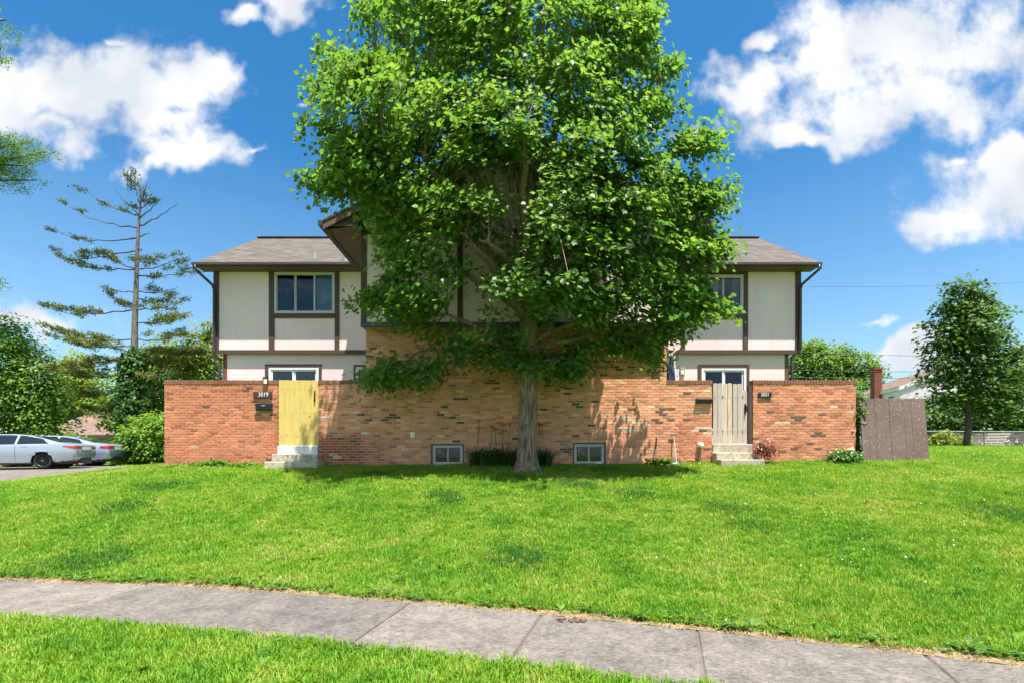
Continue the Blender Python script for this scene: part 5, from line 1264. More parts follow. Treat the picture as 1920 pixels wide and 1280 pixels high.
# tall sparse pine on the left
def pine():
    Y0 = 27.0; s = Y0 / FPX; bx = PX(247, Y0); bz = g1(bx, Y0)
    t = thing('pine_tree', 'tall sparse pine with bare horizontal branches left of the house', 'tree', (bx, Y0, bz))
    def crop(x, y): return (x / 2.7825, 240 + y / 2.7825)
    tr = [(247, 870), (250, 760), (252, 664)] + [crop(700, 1100), crop(712, 800), crop(716, 600), crop(730, 440), crop(735, 330)]
    tv = np.array([a[1] for a in tr]); tu = np.array([a[0] for a in tr]); 
    def trunk_at(v): return P(float(np.interp(v, tv[::-1], tu[::-1])), v, Y0)
    m = MB(); pts = [trunk_at(v) for v in (868, 800, 730, 664, 600, 540, 480, 430, 390, 360, 350)]; pts[0].z = bz - .2
    m.tube(pts, [.26, .23, .21, .18, .15, .12, .10, .075, .05, .03, .015], 10); m.build('trunk', 'pine_bark', t, smooth=True)
    BR = [(455,600,320,.5),(455,470,350,.9),(525,365,415,1.0),(575,300,545,1.0),(640,318,660,1.1),(740,325,680,1.1),(740,485,625,1.1),(855,545,822,.25),(945,250,940,1.2),(945,575,870,1.5),(1100,265,1035,1.5),(1130,335,1105,1.7),(1160,350,1235,1.7),(1180,210,1255,1.5),
          (510,930,390,.7),(470,850,365,.5),(735,940,680,1.1),(770,995,740,1.2),(855,930,830,1.1),(890,920,890,1.2),(945,930,905,1.3),(1015,940,980,1.4),(1100,945,1075,1.4),(1150,1060,1160,1.7),(1210,1010,1230,1.7),
          (400,700,300,.5),(380,770,290,.8),(420,790,370,.5),(560,780,550,.4),(620,745,640,.6),(690,760,700,.9),(330,725,270,.7)]
    C, O, T = [], [], []
    low = [(700,90,690,1.6),(710,300,700,1.6),(720,140,742,1.6),(735,310,742,1.5),(750,160,775,1.5),(760,280,760,1.5),(690,200,705,1.5),(725,215,745,1.5)]
    items = [(240 + y0 / 2.7825, x / 2.7825, 240 + y1 / 2.7825, d) for (y0, x, y1, d) in BR] + [(a, b, c, d) for (a, b, c, d) in low]
    m = MB()
    for (v0, u1, v1, dens) in items:
        a = trunk_at(v0); L = (PX(u1, Y0) - a.x); dy = random.uniform(-.7, .7) * abs(L); Y1 = Y0 + dy; b = P(u1, v1, Y1)
        c = a.lerp(b, .35) + Vector((0, 0, -.06 * abs(L))); c2 = a.lerp(b, .72) + Vector((0, 0, -.07 * abs(L)))
        m2 = MB(); pp = limb(m2, [a, c, c2, b], .042, .010, 6, .06); m2.build('branch', 'dark_bark', t, smooth=True)
        d = (b - a); d.z *= .4; d.normalize()
        for f in np.linspace(.30 if dens > 1 else .45, 1.0, max(3, int(abs(L) * (2.2 if v0 < 560 else 3.0) * dens))):
            if random.random() > .33 * dens + (.22 if v0 > 555 else .05): continue
            x = f * (len(pp) - 1); i = int(min(x, len(pp) - 2)); p = pp[i].lerp(pp[i + 1], x - i)
            k = 1 if f > .93 else random.choice((1, 1, 2))
            for _ in range(k):
                off = Vector((random.uniform(-.25, .25), random.uniform(-.6, .6), random.uniform(.0, .24))); C.append(p + off); O.append(d + Vector((random.uniform(-.5, .5), random.uniform(-.6, .6), .3)))
                T.append(min(1, max(0, .40 + .30 * (v0 > 600) + random.gauss(0, .15) - .12 * (v0 < 480))))
    C = np.array([tuple(c) for c in C]); O = np.array([tuple(o) for o in O]); T = np.array(T)
    # needle brushes: thin blades fanning from each twig
    nb = 100; idx = np.repeat(np.arange(len(C)), nb); n = len(idx); o = unit(O)[idx]
    pos = C[idx] + o * rng.uniform(-.28, .28, n)[:, None] + rng.normal(0, .10, (n, 3)) * np.array([1, 1, .5])
    tip = o * .8 + rng.normal(0, .55, (n, 3)) + np.array([0, 0, .25]); nrm = rng.normal(0, 1, (n, 3)) + np.array([0, -.3, .8])
    V, F, tn = leaves(pos, nrm, tip, rng.uniform(.12, .24, n), (NEEDLE_V * np.array([2.2, 1, 1]), KITE_F), np.clip(T[idx] + rng.normal(0, .12, n), 0, 1))
    ob = bulk('needles', V, F, 'pine_needle', t, tn); ob['kind'] = 'stuff'
    # ivy sleeve on the lower trunk
    k = 620; vv = rng.uniform(660, 835, k); cen = np.array([tuple(trunk_at(v)) for v in vv]); an = rng.uniform(0, 2 * np.pi, k); r = rng.uniform(.25, .75, k) * np.interp(vv, [660, 720, 835], [.7, .95, 1.1])
    Pp = cen + np.stack([np.cos(an) * r, np.sin(an) * r, rng.normal(0, .1, k)], 1); oo = np.stack([np.cos(an), np.sin(an), np.zeros(k)], 1)
    V, F, tn = sprays(Pp, oo, 7, .25, .5, .20, .6, (KITE_V, KITE_F), np.full(k, .45), .6, .8, .4)
    ob = bulk('ivy', V, F, 'ivy_leaf', t, tn); ob['kind'] = 'stuff'; ob['label'] = 'dark ivy wrapped round the lower trunk'
pine()

# big pine bough reaching in from beyond the left edge
def edge_tree():
    Y = 24.0; k_ = Y / 9.0; bx = PX(-170, Y); bz = g1(bx, Y)
    t = thing('evergreen_tree', 'evergreen reaching in over the left edge, only its bough tips showing', 'tree', (bx, Y, bz))
    m = MB(); m.tube([(bx, Y, bz - .2), (bx + .1, Y, bz + 6), (bx, Y, bz + 14), (bx + .1, Y, bz + 21), (bx, Y, bz + 26)], [.5, .44, .34, .18, .04], 12); m.build('trunk', 'dark_bark', t, smooth=True)
    C, O, T = [], [], []
    for (v0, u1, v1, dn, f0) in ((350, 86, 285, .8, .45), (352, 66, 338, .6, .4), (320, 60, 268, .7, .45), (320, 50, 312, .7, .4), (120, 6, 92, .14, .8), (70, 12, 38, .16, .8), (560, 2, 528, .12, .8), (230, -60, 200, .8, .3), (430, -60, 420, .8, .3), (10, -80, -20, .8, .3), (300, -330, 270, .8, .3), (170, -340, 150, .8, .3), (460, -330, 440, .8, .3)):
        a = Vector((bx, Y, PZ(v0, Y))); b = P(u1, v1, Y + random.uniform(-1.2, 1.2)); m = MB(); pp = limb(m, [a, a.lerp(b, .5) + Vector((0, 0, .25)), b], .12, .025, 6, .08); m.build('branch', 'dark_bark', t, smooth=True)
        d = (b - a).normalized()
        for f in np.linspace(f0, 1, int(60 * dn)):
            p = a.lerp(b, f); C.append(p + Vector((random.uniform(-.16, .11), random.uniform(-.3, .3), random.uniform(-.12, .16))) * k_); O.append(d + Vector((0, random.uniform(-.5, .5), random.uniform(-.2, .4)))); T.append(random.uniform(.3, .7))
    C = np.array([tuple(c) for c in C]); O = np.array([tuple(o) for o in O]); T = np.array(T)
    nb = 60; idx = np.repeat(np.arange(len(C)), nb); n = len(idx); o = unit(O)[idx]
    pos = C[idx] + (o * rng.uniform(-.12, .12, n)[:, None] + rng.normal(0, .045, (n, 3))) * k_; tip = o + rng.normal(0, .5, (n, 3)); nrm = rng.normal(0, 1, (n, 3)) + np.array([0, -.2, .8])
    V, F, tn = leaves(pos, nrm, tip, rng.uniform(.032, .062, n) * k_, (NEEDLE_V * np.array([2.6, 1, 1]), KITE_F), np.clip(T[idx] + rng.normal(0, .15, n), 0, 1))
    ob = bulk('needles', V, F, 'tree_leaf', t, tn); ob['kind'] = 'stuff'
edge_tree()

def simple_tree(label, u, vb, Y, blobs, n, size, mat, tr=.2, name='broadleaf_tree', group='trees beyond the car park', per=12, rad=.55, fill=.6, cat='tree'):
    b = P(u, vb, Y); b.z = g1(b.x, Y)
    return blob_tree(name, label, cat, b, [B(*q) for q in blobs], n, size, mat, 'dark_bark', tr, group, None, (KITE_V, KITE_F), fill, True, per, rad)
simple_tree('bright green tree filling the left edge behind the silver sedan', 20, 860, 27, [(25,700,27,60,70),(-30,690,27,60,80),(60,740,27,50,60),(20,640,27,34,40),(80,720,27,34,44),(0,770,27,70,40),(70,790,27,50,34),(10,612,27,22,18)], 18000, .19, 'shrub_leaf', .28)
simple_tree('olive green tree with loose foliage behind the brown roof', 130, 850, 54, [(135,720,54,36,40),(110,750,54,44,36),(165,755,54,44,30),(140,690,54,14,34),(200,770,54,34,24),(80,790,54,30,30)], 9000, .36, 'olive_leaf', .25)
simple_tree('dull pointed conifer far behind the brown roof', 152, 850, 60, [(150,760,60,26,50),(150,725,60,18,34),(148,696,60,10,24)], 3000, .5, 'maple_leaf_dark', .25)
simple_tree('dense dark tree close to the wall behind the pine', 290, 860, 33, [(285,720,33,50,56),(240,740,33,40,46),(310,690,33,38,46),(270,790,33,55,40),(345,735,33,38,44),(395,750,33,36,44),(225,770,33,26,30)], 12000, .25, 'shrub_leaf', .3)
simple_tree('feathery yellow green tree rising beside the left downspout', 385, 860, 30, [(385,680,30,32,36),(372,640,30,20,24),(398,640,30,14,26),(350,680,30,40,26),(320,668,30,44,20),(400,700,30,30,40),(390,610,30,8,14),(280,672,30,34,16)], 8000, .20, 'olive_leaf', .22)
simple_tree('round light green shrub at the left end of the brick wall', 275, 870, 26, [(275,825,26,44,40),(250,840,26,28,30),(300,830,26,34,44),(290,800,26,28,24),(265,858,26,40,18),(330,820,26,40,40)], 13000, .17, 'shrub_leaf', .05, 'shrub', 'shrubs', 12, .3, .62, 'shrub')
simple_tree('low green bush before the grey siding of the brown roofed house', 150, 850, 33, [(150,836,33,30,14),(178,838,33,24,10),(95,826,33,30,20)], 4000, .2, 'tree_leaf', .05, 'shrub', 'shrubs', 12, .4, .6, 'shrub')
simple_tree('bright tree showing above the right patio wall', 1560, 850, 44, [(1550,690,44,46,32),(1510,672,44,26,32),(1590,684,44,40,26),(1530,655,44,20,16),(1575,662,44,22,16),(1626,702,44,26,18),(1495,700,44,30,30),(1560,730,44,80,30)], 15000, .28, 'tree_leaf', .22, group='trees beyond the right wall')
simple_tree('dark shaded thicket under the young maple by the wire fence', 1830, 850, 25, [(1770,790,25,50,40),(1830,780,25,60,46),(1890,770,25,55,50),(1940,760,25,60,60),(1870,745,25,60,24),(1925,715,25,46,30),(1980,740,25,60,70),(1740,800,25,34,30)], 20000, .22, 'maple_leaf_dark', .12, 'hedge_thicket', 'trees beyond the right wall', 12, .5, .6)
simple_tree('yellow green bush in front of the wire fence', 1775, 850, 21.5, [(1765,828,21.5,22,16),(1795,832,21.5,18,12),(1750,836,21.5,14,12)], 2200, .13, 'olive_leaf', .03, 'shrub', 'shrubs', 10, .22, .6, 'shrub')
simple_tree('climbing green vine between the right wall and the leaning panel', 1606, 862, 12.55, [(1605,790,12.55,8,30),(1606,765,12.55,8,20),(1604,830,12.55,7,20),(1610,745,12.55,7,10)], 900, .085, 'shrub_leaf', .02, 'climbing_vine', None, 8, .10, .5, 'vine')

# far wood that closes the horizon
def far_wood():
    C, O, T = [], [], []
    for x in np.arange(-260, 260, 2.0):
        Y = 105 + 12 * math.sin(x * .07) + random.uniform(-4, 4); h = 8.5 + 2 * math.sin(x * .11) + 1.5 * math.sin(x * .31)
        for _ in range(7): C.append((x + random.uniform(-2, 2), Y + random.uniform(-3, 3), 1 + random.random() ** .8 * h)); O.append((random.uniform(-1, 1), -1, .3)); T.append(random.uniform(.2, .7))
    V, F, tn = sprays(np.array(C), np.array(O), 26, 2.2, .45, 1.1, .3, (KITE_V, KITE_F), np.array(T)); o = bulk('far_wood', V, F, 'tree_leaf', None, tn); tag(o, 'far green tree line closing the horizon', None, None, 'stuff')
far_wood()

# ------------------------------------------------------------------ plants by the wall
def strap_clump(label, cx, cy, w, d, n, h, flowers):
    z0 = g1(cx, cy); t = thing('daylily_clump', label, 'plant', (cx, cy, z0), 'daylilies round the maple trunk')
    V, F, T = [], [], []
    for _ in range(n):
        x = cx + random.uniform(-w, w); y = cy + random.uniform(-d, d); an = random.uniform(0, 6.28); L = h * random.uniform(.6, 1.15); lean = random.uniform(.25, .8); wd = random.uniform(.008, .014)
        dx, dy = math.cos(an), math.sin(an); b = len(V); k = 5; z = g1(x, y)
        for q in range(k + 1):
            f = q / k; r = lean * L * f ** 1.6; zz = z - .02 + L * (f - .55 * lean * f ** 2.6); ww = wd * (1 - f ** 3)
            px_, py_ = x + dx * r, y + dy * r; V += [(px_ - dy * ww, py_ + dx * ww, zz), (px_ + dy * ww, py_ - dx * ww, zz)]
        for q in range(k): F.append((b + 2*q, b + 2*q + 1, b + 2*q + 3, b + 2*q + 2)); T.append(random.uniform(.1, .9))
    o = bulk('leaves', V, F, 'lily_leaf', t, T); o['kind'] = 'stuff'
    for _ in range(flowers):
        x = cx + random.uniform(-w, w); y = cy + random.uniform(-d, d); hh = h * random.uniform(1.35, 1.75); lx = random.uniform(-.1, .1); z = g1(x, y)
        m = MB(); m.tube([(x, y, z), (x + lx * .4, y, z + hh * .5), (x + lx, y - .03, z + hh)], .006, 5); st = m.build('stalk', 'lily_stalk', t)
        k = 6; c = np.array([(x + lx, y - .03, z + hh)] * k); a = np.arange(k) * math.pi / 3 + random.random(); od = np.stack([np.cos(a), np.sin(a) * .8 - .3, np.full(k, .7)], 1)
        V, F, T = leaves(c, np.stack([-np.cos(a) * .6, -np.sin(a) * .6, np.ones(k)], 1), od, np.full(k, .11), (KITE_V * np.array([1.2, 1, 1]), KITE_F), rng.uniform(.2, .9, k)); bulk('flower', V, F, 'flower_petal', st, T)
plain('lily_stalk', (0.08, 0.15, 0.03), 0.7)
strap_clump('daylily clump left of the maple trunk', PX(925, 12.0), 12.0, .56, .22, 480, .66, 9)
strap_clump('daylily clump right of the maple trunk', PX(1013, 11.95), 11.98, .26, .2, 240, .62, 6)
def bush(name, label, u, v, Y, rx, rz, n, size, mat, per=8, rad=.09, flowers=None):
    c = P(u, v, Y); g = g1(c.x, Y); t = blob_tree(name, label, 'shrub' if name == 'shrub' else 'plant', (c.x, Y, g), [(c, (rx, rx * .8, rz)), (c + Vector((-rx * .5, 0, -rz * .4)), (rx * .7, rx * .6, rz * .6)), (c + Vector((rx * .5, 0, -rz * .3)), (rx * .6, rx * .6, rz * .6))], n, size, mat, 'dark_bark', .012, None, [Vector((c.x, Y, g - .05)), Vector((c.x + .02, Y, g + .1)), c], (KITE_V, KITE_F), .4, True, per, rad, 'foliage')
    if flowers:
        k = 60 if mat != 'red_leaf' else 14; p = np.array(c) + unit(rng.normal(0, 1, (k, 3))) * np.array([rx, rx * .8, rz]) * rng.uniform(.7, 1.1, (k, 1)); p = p[p[:, 1] < Y + .05]; k = len(p)
        V, F, T = leaves(p, rng.normal(0, .5, (k, 3)) + np.array([0, -.6, .6]), rng.normal(0, 1, (k, 3)), np.full(k, .05), (KITE_V * np.array([1.6, 1, 1]), KITE_F), rng.uniform(.3, 1, k)); o = bulk('blossoms', V, F, flowers, t, T); o['kind'] = 'stuff'
    return t
bush('shrub', 'small red leaved shrub beside the right concrete steps', 1432, 838, 12.02, .26, .26, 900, .055, 'red_leaf', 6, .09, 'white_petal')
bush('shrub', 'low green shrub with pale blossoms at the right wall end', 1584, 851, 12.0, .34, .17, 1500, .06, 'weed_leaf', 8, .09, 'white_petal')
def weeds(label, u, v, Y, rx, n, h):
    c = P(u, v, Y); g = g1(c.x, Y); t = thing('weed_patch', label, 'weeds', (c.x, Y, g), 'weeds at the foot of the wall')
    k = n; p = np.stack([c.x + rng.normal(0, rx * .5, k), Y + rng.normal(0, .10, k), np.zeros(k)], 1); p[:, 1] = np.minimum(p[:, 1], YF - .05); p[:, 2] = gz(p[:, 0], p[:, 1]) + rng.uniform(.02, h, k)
    V, F, T = sprays(p, rng.normal(0, 1, (k, 3)) * np.array([1, 1, .2]), 6, .06, .3, .075, .3, (KITE_V, KITE_F), rng.uniform(.4, .9, k), .9, .3, .4); o = bulk('foliage', V, F, 'weed_leaf', t, T); o['kind'] = 'stuff'
    m = MB()
    for q in p[::4]: m.tube([(q[0], q[1], g1(q[0], q[1]) - .02), tuple(q)], .004, 4)
    m.build('stems', 'lily_stalk', t)['kind'] = 'stuff'
weeds('taller leafy weeds at the foot of the left brick wall', 397, 866, 12.1, .42, 130, .16)
weeds('leafy weeds beside the left concrete steps', 455, 870, 12.1, .3, 80, .10)
weeds('leafy weeds round the garden tool against the wall', 1245, 864, 12.2, .42, 140, .16)
weeds('low weeds at the left end of the brick wall', 335, 873, 12.1, .3, 50, .07)

# dead clod of soil on the pavement
c = edge_pt(0.55, 0.10); V, F = [], []
t = thing('soil_clod', 'crumbly brown clod of soil lying on the pavement edge', 'soil', (c.x, c.y, .02))
for i in range(26):
    a = random.uniform(0, 6.28); r = random.uniform(0, 1) ** .7; x = c.x + math.cos(a) * r * .14; y = c.y + math.sin(a) * r * .055; s = random.uniform(.006, .021)
    bm = bmesh.new(); bmesh.ops.create_icosphere(bm, subdivisions=1, radius=s); b = len(V)
    for v_ in bm.verts: V.append((x + v_.co.x * random.uniform(.7, 1.5), y + v_.co.y * random.uniform(.7, 1.3), g1(x, y) + .02 + v_.co.z * .5 + s * .3))
    for f_ in bm.faces: F.append(tuple(b + q.index for q in f_.verts))
    bm.free()
o = bulk('crumbs', V, F, 'clod_soil', t); o['kind'] = 'stuff'

# ------------------------------------------------------------------ background houses, fence, wires
def far_house(name, label, loc, yaw, w, d, h, rise, wall, roof, over=.45, extra=None):
    t = thing(name, label, 'house', loc, 'houses in the background'); M_ = Matrix.Rotation(yaw, 3, 'Z'); L = Vector(loc)
    def bld(mb, nm, mat, par=t):
        mb.v = [tuple(M_ @ Vector(v) + L) for v in mb.v]; return mb.build(nm, mat, par)
    m = MB(); m.box(-w/2, w/2, -d/2, d/2, -1, h); bld(m, 'wall', wall)
    for s in (-1, 1):
        m = MB(); m.prism([(s*(w/2 - .05), -d/2, h), (s*(w/2 - .05), d/2, h), (s*(w/2 - .05), 0, h + rise)], (s*.05, 0, 0)); bld(m, 'gable', wall)
    k = rise / (d / 2)
    for s in (-1, 1):
        a = [(-w/2 - over, s*(d/2 + over), h - k*over + .05), (w/2 + over, s*(d/2 + over), h - k*over + .05), (w/2 + over, s*.001, h + rise + .05), (-w/2 - over, s*.001, h + rise + .05)]
        m = MB(); m.prism(a, (0, 0, .14)); bld(m, 'roof_slope', roof)
        m = MB(); m.box(-w/2 - over, w/2 + over, s*(d/2 + over) - .02 + s*.021, s*(d/2 + over) + .02 + s*.021, h - k*over - .08, h - k*over + .14); bld(m, 'fascia', 'vinyl_white' if wall == 'white_siding' else 'brown_trim')
        for e in (-1, 1):
            x = e * (w/2 + over + .012); m = MB(); m.prism([(x, s*(d/2 + over), h - k*over - .08), (x, 0, h + rise - .10), (x, 0, h + rise + .17), (x, s*(d/2 + over), h - k*over + .17)], (e*.02, 0, 0)); bld(m, 'rake_board', 'vinyl_white' if wall == 'white_siding' else 'brown_trim')
    # lap siding boards on the two faces that show
    for q in range(int(h / .22)):
        z = h - .11 - q * .22
        for sd in (-1, 1):
            m = MB(); m.obox((0, sd * (d/2 + .012), z), (w/2, 0, 0), (0, .006, .0), (0, -sd * .008, .105)); bld(m, 'siding_board', wall)
    for s in ((-1, 1) if True else ()):
        n = int((h + rise) / .22)
        for q in range(n):
            z = .1 + q * .22; hw = d/2 if z < h else max(.1, (d/2) * (1 - (z - h) / rise) - .1)
            m = MB(); m.obox((s*(w/2 + .012), 0, z), (0, hw, 0), (.006, 0, 0), (s*.008, 0, .105)); bld(m, 'siding_board', wall)
    if extra: extra(t, bld)
    return t
def right_extra(t, bld):
    m = MB(); m.box(-2.2, -1.55, 4.02, 4.5, -1, 5.8); m.box(-2.26, -1.49, 3.96, 4.56, 5.801, 5.92); m.box(-2.1, -1.65, 4.1, 4.42, 5.921, 6.02); bld(m, 'chimney', 'chimney_brick')
    for (x, w_) in ((-3.5, .4), (1.6, .5)):
        m = MB(); m.box(x - w_, x + w_, 4.02, 4.07, 2.3, 3.75); f = bld(m, 'window', 'vinyl_white'); m = MB(); m.box(x - w_ + .08, x + w_ - .08, 4.072, 4.08, 2.38, 3.67); bld(m, 'pane', 'car_glass', f)
    for y in (1.2, -1.6):
        m = MB(); m.box(-4.58, -4.53, y - .9, y + .9, 2.4, 3.9); f = bld(m, 'window', 'vinyl_white'); m = MB(); m.box(-4.59, -4.582, y - .8, y + .8, 2.5, 3.8); bld(m, 'pane', 'car_glass', f)
        for k in range(4):
            m = MB(); m.box(-4.605, -4.592, y - .8, y + .8, 2.72 + k * .26, 2.76 + k * .26); bld(m, 'glazing_bar', 'vinyl_white', f)
far_house('white_house', 'white sided house with brown roof and red chimney behind the leaning fence panel', (31.4, 36.5, 1.85), R(76.9), 9, 8, 4.1, 1.65, 'white_siding', 'brown_shingle', .10, right_extra)
Yh = 41.0; hx = PX(190, Yh); far_house('brown_roofed_house', 'low grey house with pinkish brown roof behind the two cars', (PX(165, Yh), Yh + 4, g1(hx, Yh)), R(-14), 9.0, 8, 2.3, 1.9, 'grey_siding', 'brown_shingle', .5, None)

# wire fence on the right
def wire_fence():
    A, Bp = Vector((PX(1735, 21.5), 21.5, 0)), Vector((PX(2000, 23), 23, 0)); n = 5
    t = thing('wire_fence', 'low chain link fence at the back of the right lawn', 'fence', (A.x, A.y, g1(A.x, A.y)))
    rail = MB(); pts = []
    for i in range(n + 1):
        p = A.lerp(Bp, i / n); g = g1(p.x, p.y); m = MB(); m.tube([(p.x, p.y, g - .1), (p.x, p.y, g + .74)], .03, 8); m.build('post', 'fence_steel', t); pts.append((p.x, p.y, g + .71))
    rail.tube(pts, .022, 6); rail.build('top_rail', 'grey_metal', t)
    m = MB(); L = (Bp - A).length; st = .14
    for k in range(int(L / st)):
        for s in (1, -1):
            a = A.lerp(Bp, k * st / L); b = A.lerp(Bp, min(1, max(0, (k * st + s * .68) / L))); m.tube([(a.x, a.y, g1(a.x, a.y) + .02), (b.x, b.y, g1(b.x, b.y) + .70)], .004, 3, False)
    o = m.build('mesh', 'fence_steel', t); o['kind'] = 'stuff'
    m = MB(); A2 = P(1882, 822, 22.2); g = g1(A2.x, 22.4)
    t2 = thing('wood_pile', 'stack of weathered grey boards behind the wire fence', 'wood pile', (A2.x, 22.6, g))
    for k in range(5):
        m = MB(); m.obox((A2.x + .1 * k, 23.1, g + .10 + k * .13), (.55, 0, .01), (0, .3, 0), (0, 0, .04)); m.build('board', 'weathered_wood', t2)
wire_fence()
def wires():
    spec = [(-200, 690, 300, 700, 'thin overhead wire above the parked cars, topmost of four'), (-200, 712, 300, 722, 'overhead wire above the parked cars, second of four'), (-200, 722, 300, 719, 'overhead wire above the parked cars, third of four'), (-200, 727, 300, 732, 'overhead wire above the parked cars, lowest of four'),
            (1480, 537, 2100, 519, 'faint overhead wire high in the right sky'), (1480, 659, 2100, 662, 'thin overhead wire under the low right cloud'), (1480, 693, 2100, 684, 'overhead wire crossing before the red chimney top'), (1480, 706, 2100, 694, 'overhead wire crossing the red chimney at mid height')]
    for (u0, v0, u1, v1, lab) in spec:
        Y = 31.0; a, b = P(u0, v0, Y), P(u1, v1, Y); m = MB()
        m.tube([a.lerp(b, i / 12) - Vector((0, 0, .25 * math.sin(math.pi * i / 12))) for i in range(13)], .014 if 'faint' not in lab else .008, 5); o = m.build('power_line', 'wire'); tag(o, lab, 'wire', 'overhead wires')
wires()
t = thing('post_lamp', 'small white globe lamp on a post behind the silver sedan', 'lamp', (PX(104, 29), 29, g1(PX(104, 29), 29)))
m = MB(); m.tube([(PX(104, 29), 29, .6), (PX(104, 29), 29, PZ(777, 29))], .04, 8); m.build('post', 'black_metal', t)
bm = bmesh.new(); bmesh.ops.create_uvsphere(bm, u_segments=14, v_segments=8, radius=.14); me = bpy.data.meshes.new('globe'); bm.to_mesh(me); bm.free(); o = link_mesh('globe', me, 'lamp_glass', t, True); o.location = (0, 0, PZ(774, 29) - t.location.z)

# ------------------------------------------------------------------ grass
def tuft_mesh(name, n, rad, h, wd, mat, kind='blade'):
    V, F, T = [], [], []
    if kind == 'blade':
        for _ in range(n):
            a = random.uniform(0, 6.28); r = rad * math.sqrt(random.random()); x, y = r * math.cos(a), r * math.sin(a); an = random.uniform(0, 6.28); L = h * random.uniform(.55, 1.2); ln = random.uniform(.15, 1.0); w = wd * random.uniform(.7, 1.3)
            dx, dy = math.cos(an), math.sin(an); b = len(V)
            for f in (0, .5, .85):
                rr = ln * L * .8 * f ** 1.7; z = L * (f - .35 * ln * f ** 2.2); ww = w * (1 - .55 * f)
                V += [(x + dx * rr - dy * ww, y + dy * rr + dx * ww, z), (x + dx * rr + dy * ww, y + dy * rr - dx * ww, z)]
            rr = ln * L * .8; z = L * (1 - .35 * ln); V += [(x + dx * rr, y + dy * rr, z), (x + dx * rr * 1.001, y + dy * rr, z)]
            for q in range(3): F.append((b + 2*q, b + 2*q + 1, b + 2*q + 3, b + 2*q + 2)); 
            T += [random.random()] * 3
    elif kind == 'weed':
        for _ in range(n):
            an = random.uniform(0, 6.28); L = h * random.uniform(.6, 1.2); w = L * .15; dx, dy = math.cos(an), math.sin(an); b = len(V); el = random.uniform(.2, .9)
            for f, ww in ((.1, .3), (.45, 1), (.8, .8), (1, .1)):
                rr = L * f; z = .01 + L * el * f * (1 - .6 * f); V += [(dx * rr - dy * w * ww, dy * rr + dx * w * ww, z), (dx * rr + dy * w * ww, dy * rr - dx * w * ww, z)]
            for q in range(3): F.append((b + 2*q, b + 2*q + 1, b + 2*q + 3, b + 2*q + 2))
            T += [random.random()] * 3
    else:                                   # clover head
        k = 5
        for i in range(4):
            for j in range(6):
                a = j * math.pi / 3; ph = i / 3 * math.pi; V.append((.011 * math.sin(ph) * math.cos(a), .011 * math.sin(ph) * math.sin(a), .062 + .010 * math.cos(ph)))
        for i in range(3):
            for j in range(6): F.append((i*6 + j, i*6 + (j+1) % 6, i*6 + 6 + (j+1) % 6, i*6 + 6 + j)); T.append(.8)
    me = bpy.data.meshes.new(name); me.from_pydata(V, [], F); me.materials.append(MATS[mat]); a = me.attributes.new('tint', 'FLOAT', 'FACE'); a.data.foreach_set('value', T)
    return bpy.data.objects.new(name, me)
def scatter(name, label, srcs, pts, rot, scl, idx):
    c = bpy.data.collections.new(name + '_kinds')
    for i, s in enumerate(srcs): s.name = f'{name}_{chr(97 + i)}'; c.objects.link(s)
    me = bpy.data.meshes.new(name); n = len(pts); me.vertices.add(n); me.vertices.foreach_set('co', np.asarray(pts, np.float32).ravel())
    a = me.attributes.new('rot', 'FLOAT_VECTOR', 'POINT'); a.data.foreach_set('vector', np.asarray(rot, np.float32).ravel())
    a = me.attributes.new('scl', 'FLOAT_VECTOR', 'POINT'); a.data.foreach_set('vector', np.asarray(scl, np.float32).ravel())
    a = me.attributes.new('pick', 'INT', 'POINT'); a.data.foreach_set('value', np.asarray(idx, np.int32))
    o = bpy.data.objects.new(name, me); COL.objects.link(o); tag(o, label, None, None, 'stuff')
    ng = bpy.data.node_groups.new(name, 'GeometryNodeTree'); ng.interface.new_socket('Geometry', in_out='INPUT', socket_type='NodeSocketGeometry'); ng.interface.new_socket('Geometry', in_out='OUTPUT', socket_type='NodeSocketGeometry')
    N = ng.nodes.new; gi, go = N('NodeGroupInput'), N('NodeGroupOutput'); ip = N('GeometryNodeInstanceOnPoints'); ci = N('GeometryNodeCollectionInfo')
    ci.inputs['Collection'].default_value = c; ci.inputs['Separate Children'].default_value = True; ci.inputs['Reset Children'].default_value = True
    def na(nm, ty):
        q = N('GeometryNodeInputNamedAttribute'); q.data_type = ty; q.inputs['Name'].default_value = nm; return q.outputs['Attribute']
    er = N('FunctionNodeEulerToRotation'); ng.links.new(na('rot', 'FLOAT_VECTOR'), er.inputs[0])
    ip.inputs['Pick Instance'].default_value = True
    for a_, b_ in ((gi.outputs[0], ip.inputs['Points']), (ci.outputs[0], ip.inputs['Instance']), (er.outputs[0], ip.inputs['Rotation']), (na('scl', 'FLOAT_VECTOR'), ip.inputs['Scale']), (na('pick', 'INT'), ip.inputs['Instance Index']), (ip.outputs[0], go.inputs[0])): ng.links.new(a_, b_)
    md = o.modifiers.new('scatter', 'NODES'); md.node_group = ng; return o
def lawn_mask(x, y):
    yt = s_top(x); ok = (y > yt + 0.105 + .06 * np.sin(x * 3.1) * np.sin(x * 1.27 + 1)) | (y < yt - W_WALK / np.cos(np.arctan(.25)) + 0.0)
    ok &= ~((x > -8.9) & (x < 8.8) & (y > YF - .01) & (y < 21)); ok &= ~((x < -9.0) & (y > 12.78) & (y < 23.5)); ok &= ~((x > -6.07) & (x < -4.76) & (y > 11.79)); ok &= ~((x > 5.08) & (x < 6.17) & (y > 11.77))
    return ok
def zone(dens, x0, x1, y0, y1):
    n = int(dens * (x1 - x0) * (y1 - y0)); x = rng.uniform(x0, x1, n); y = rng.uniform(y0, y1, n); k = lawn_mask(x, y) & (np.abs(x) < y * 1.08 + 2.2); return np.stack([x[k], y[k]], 1)
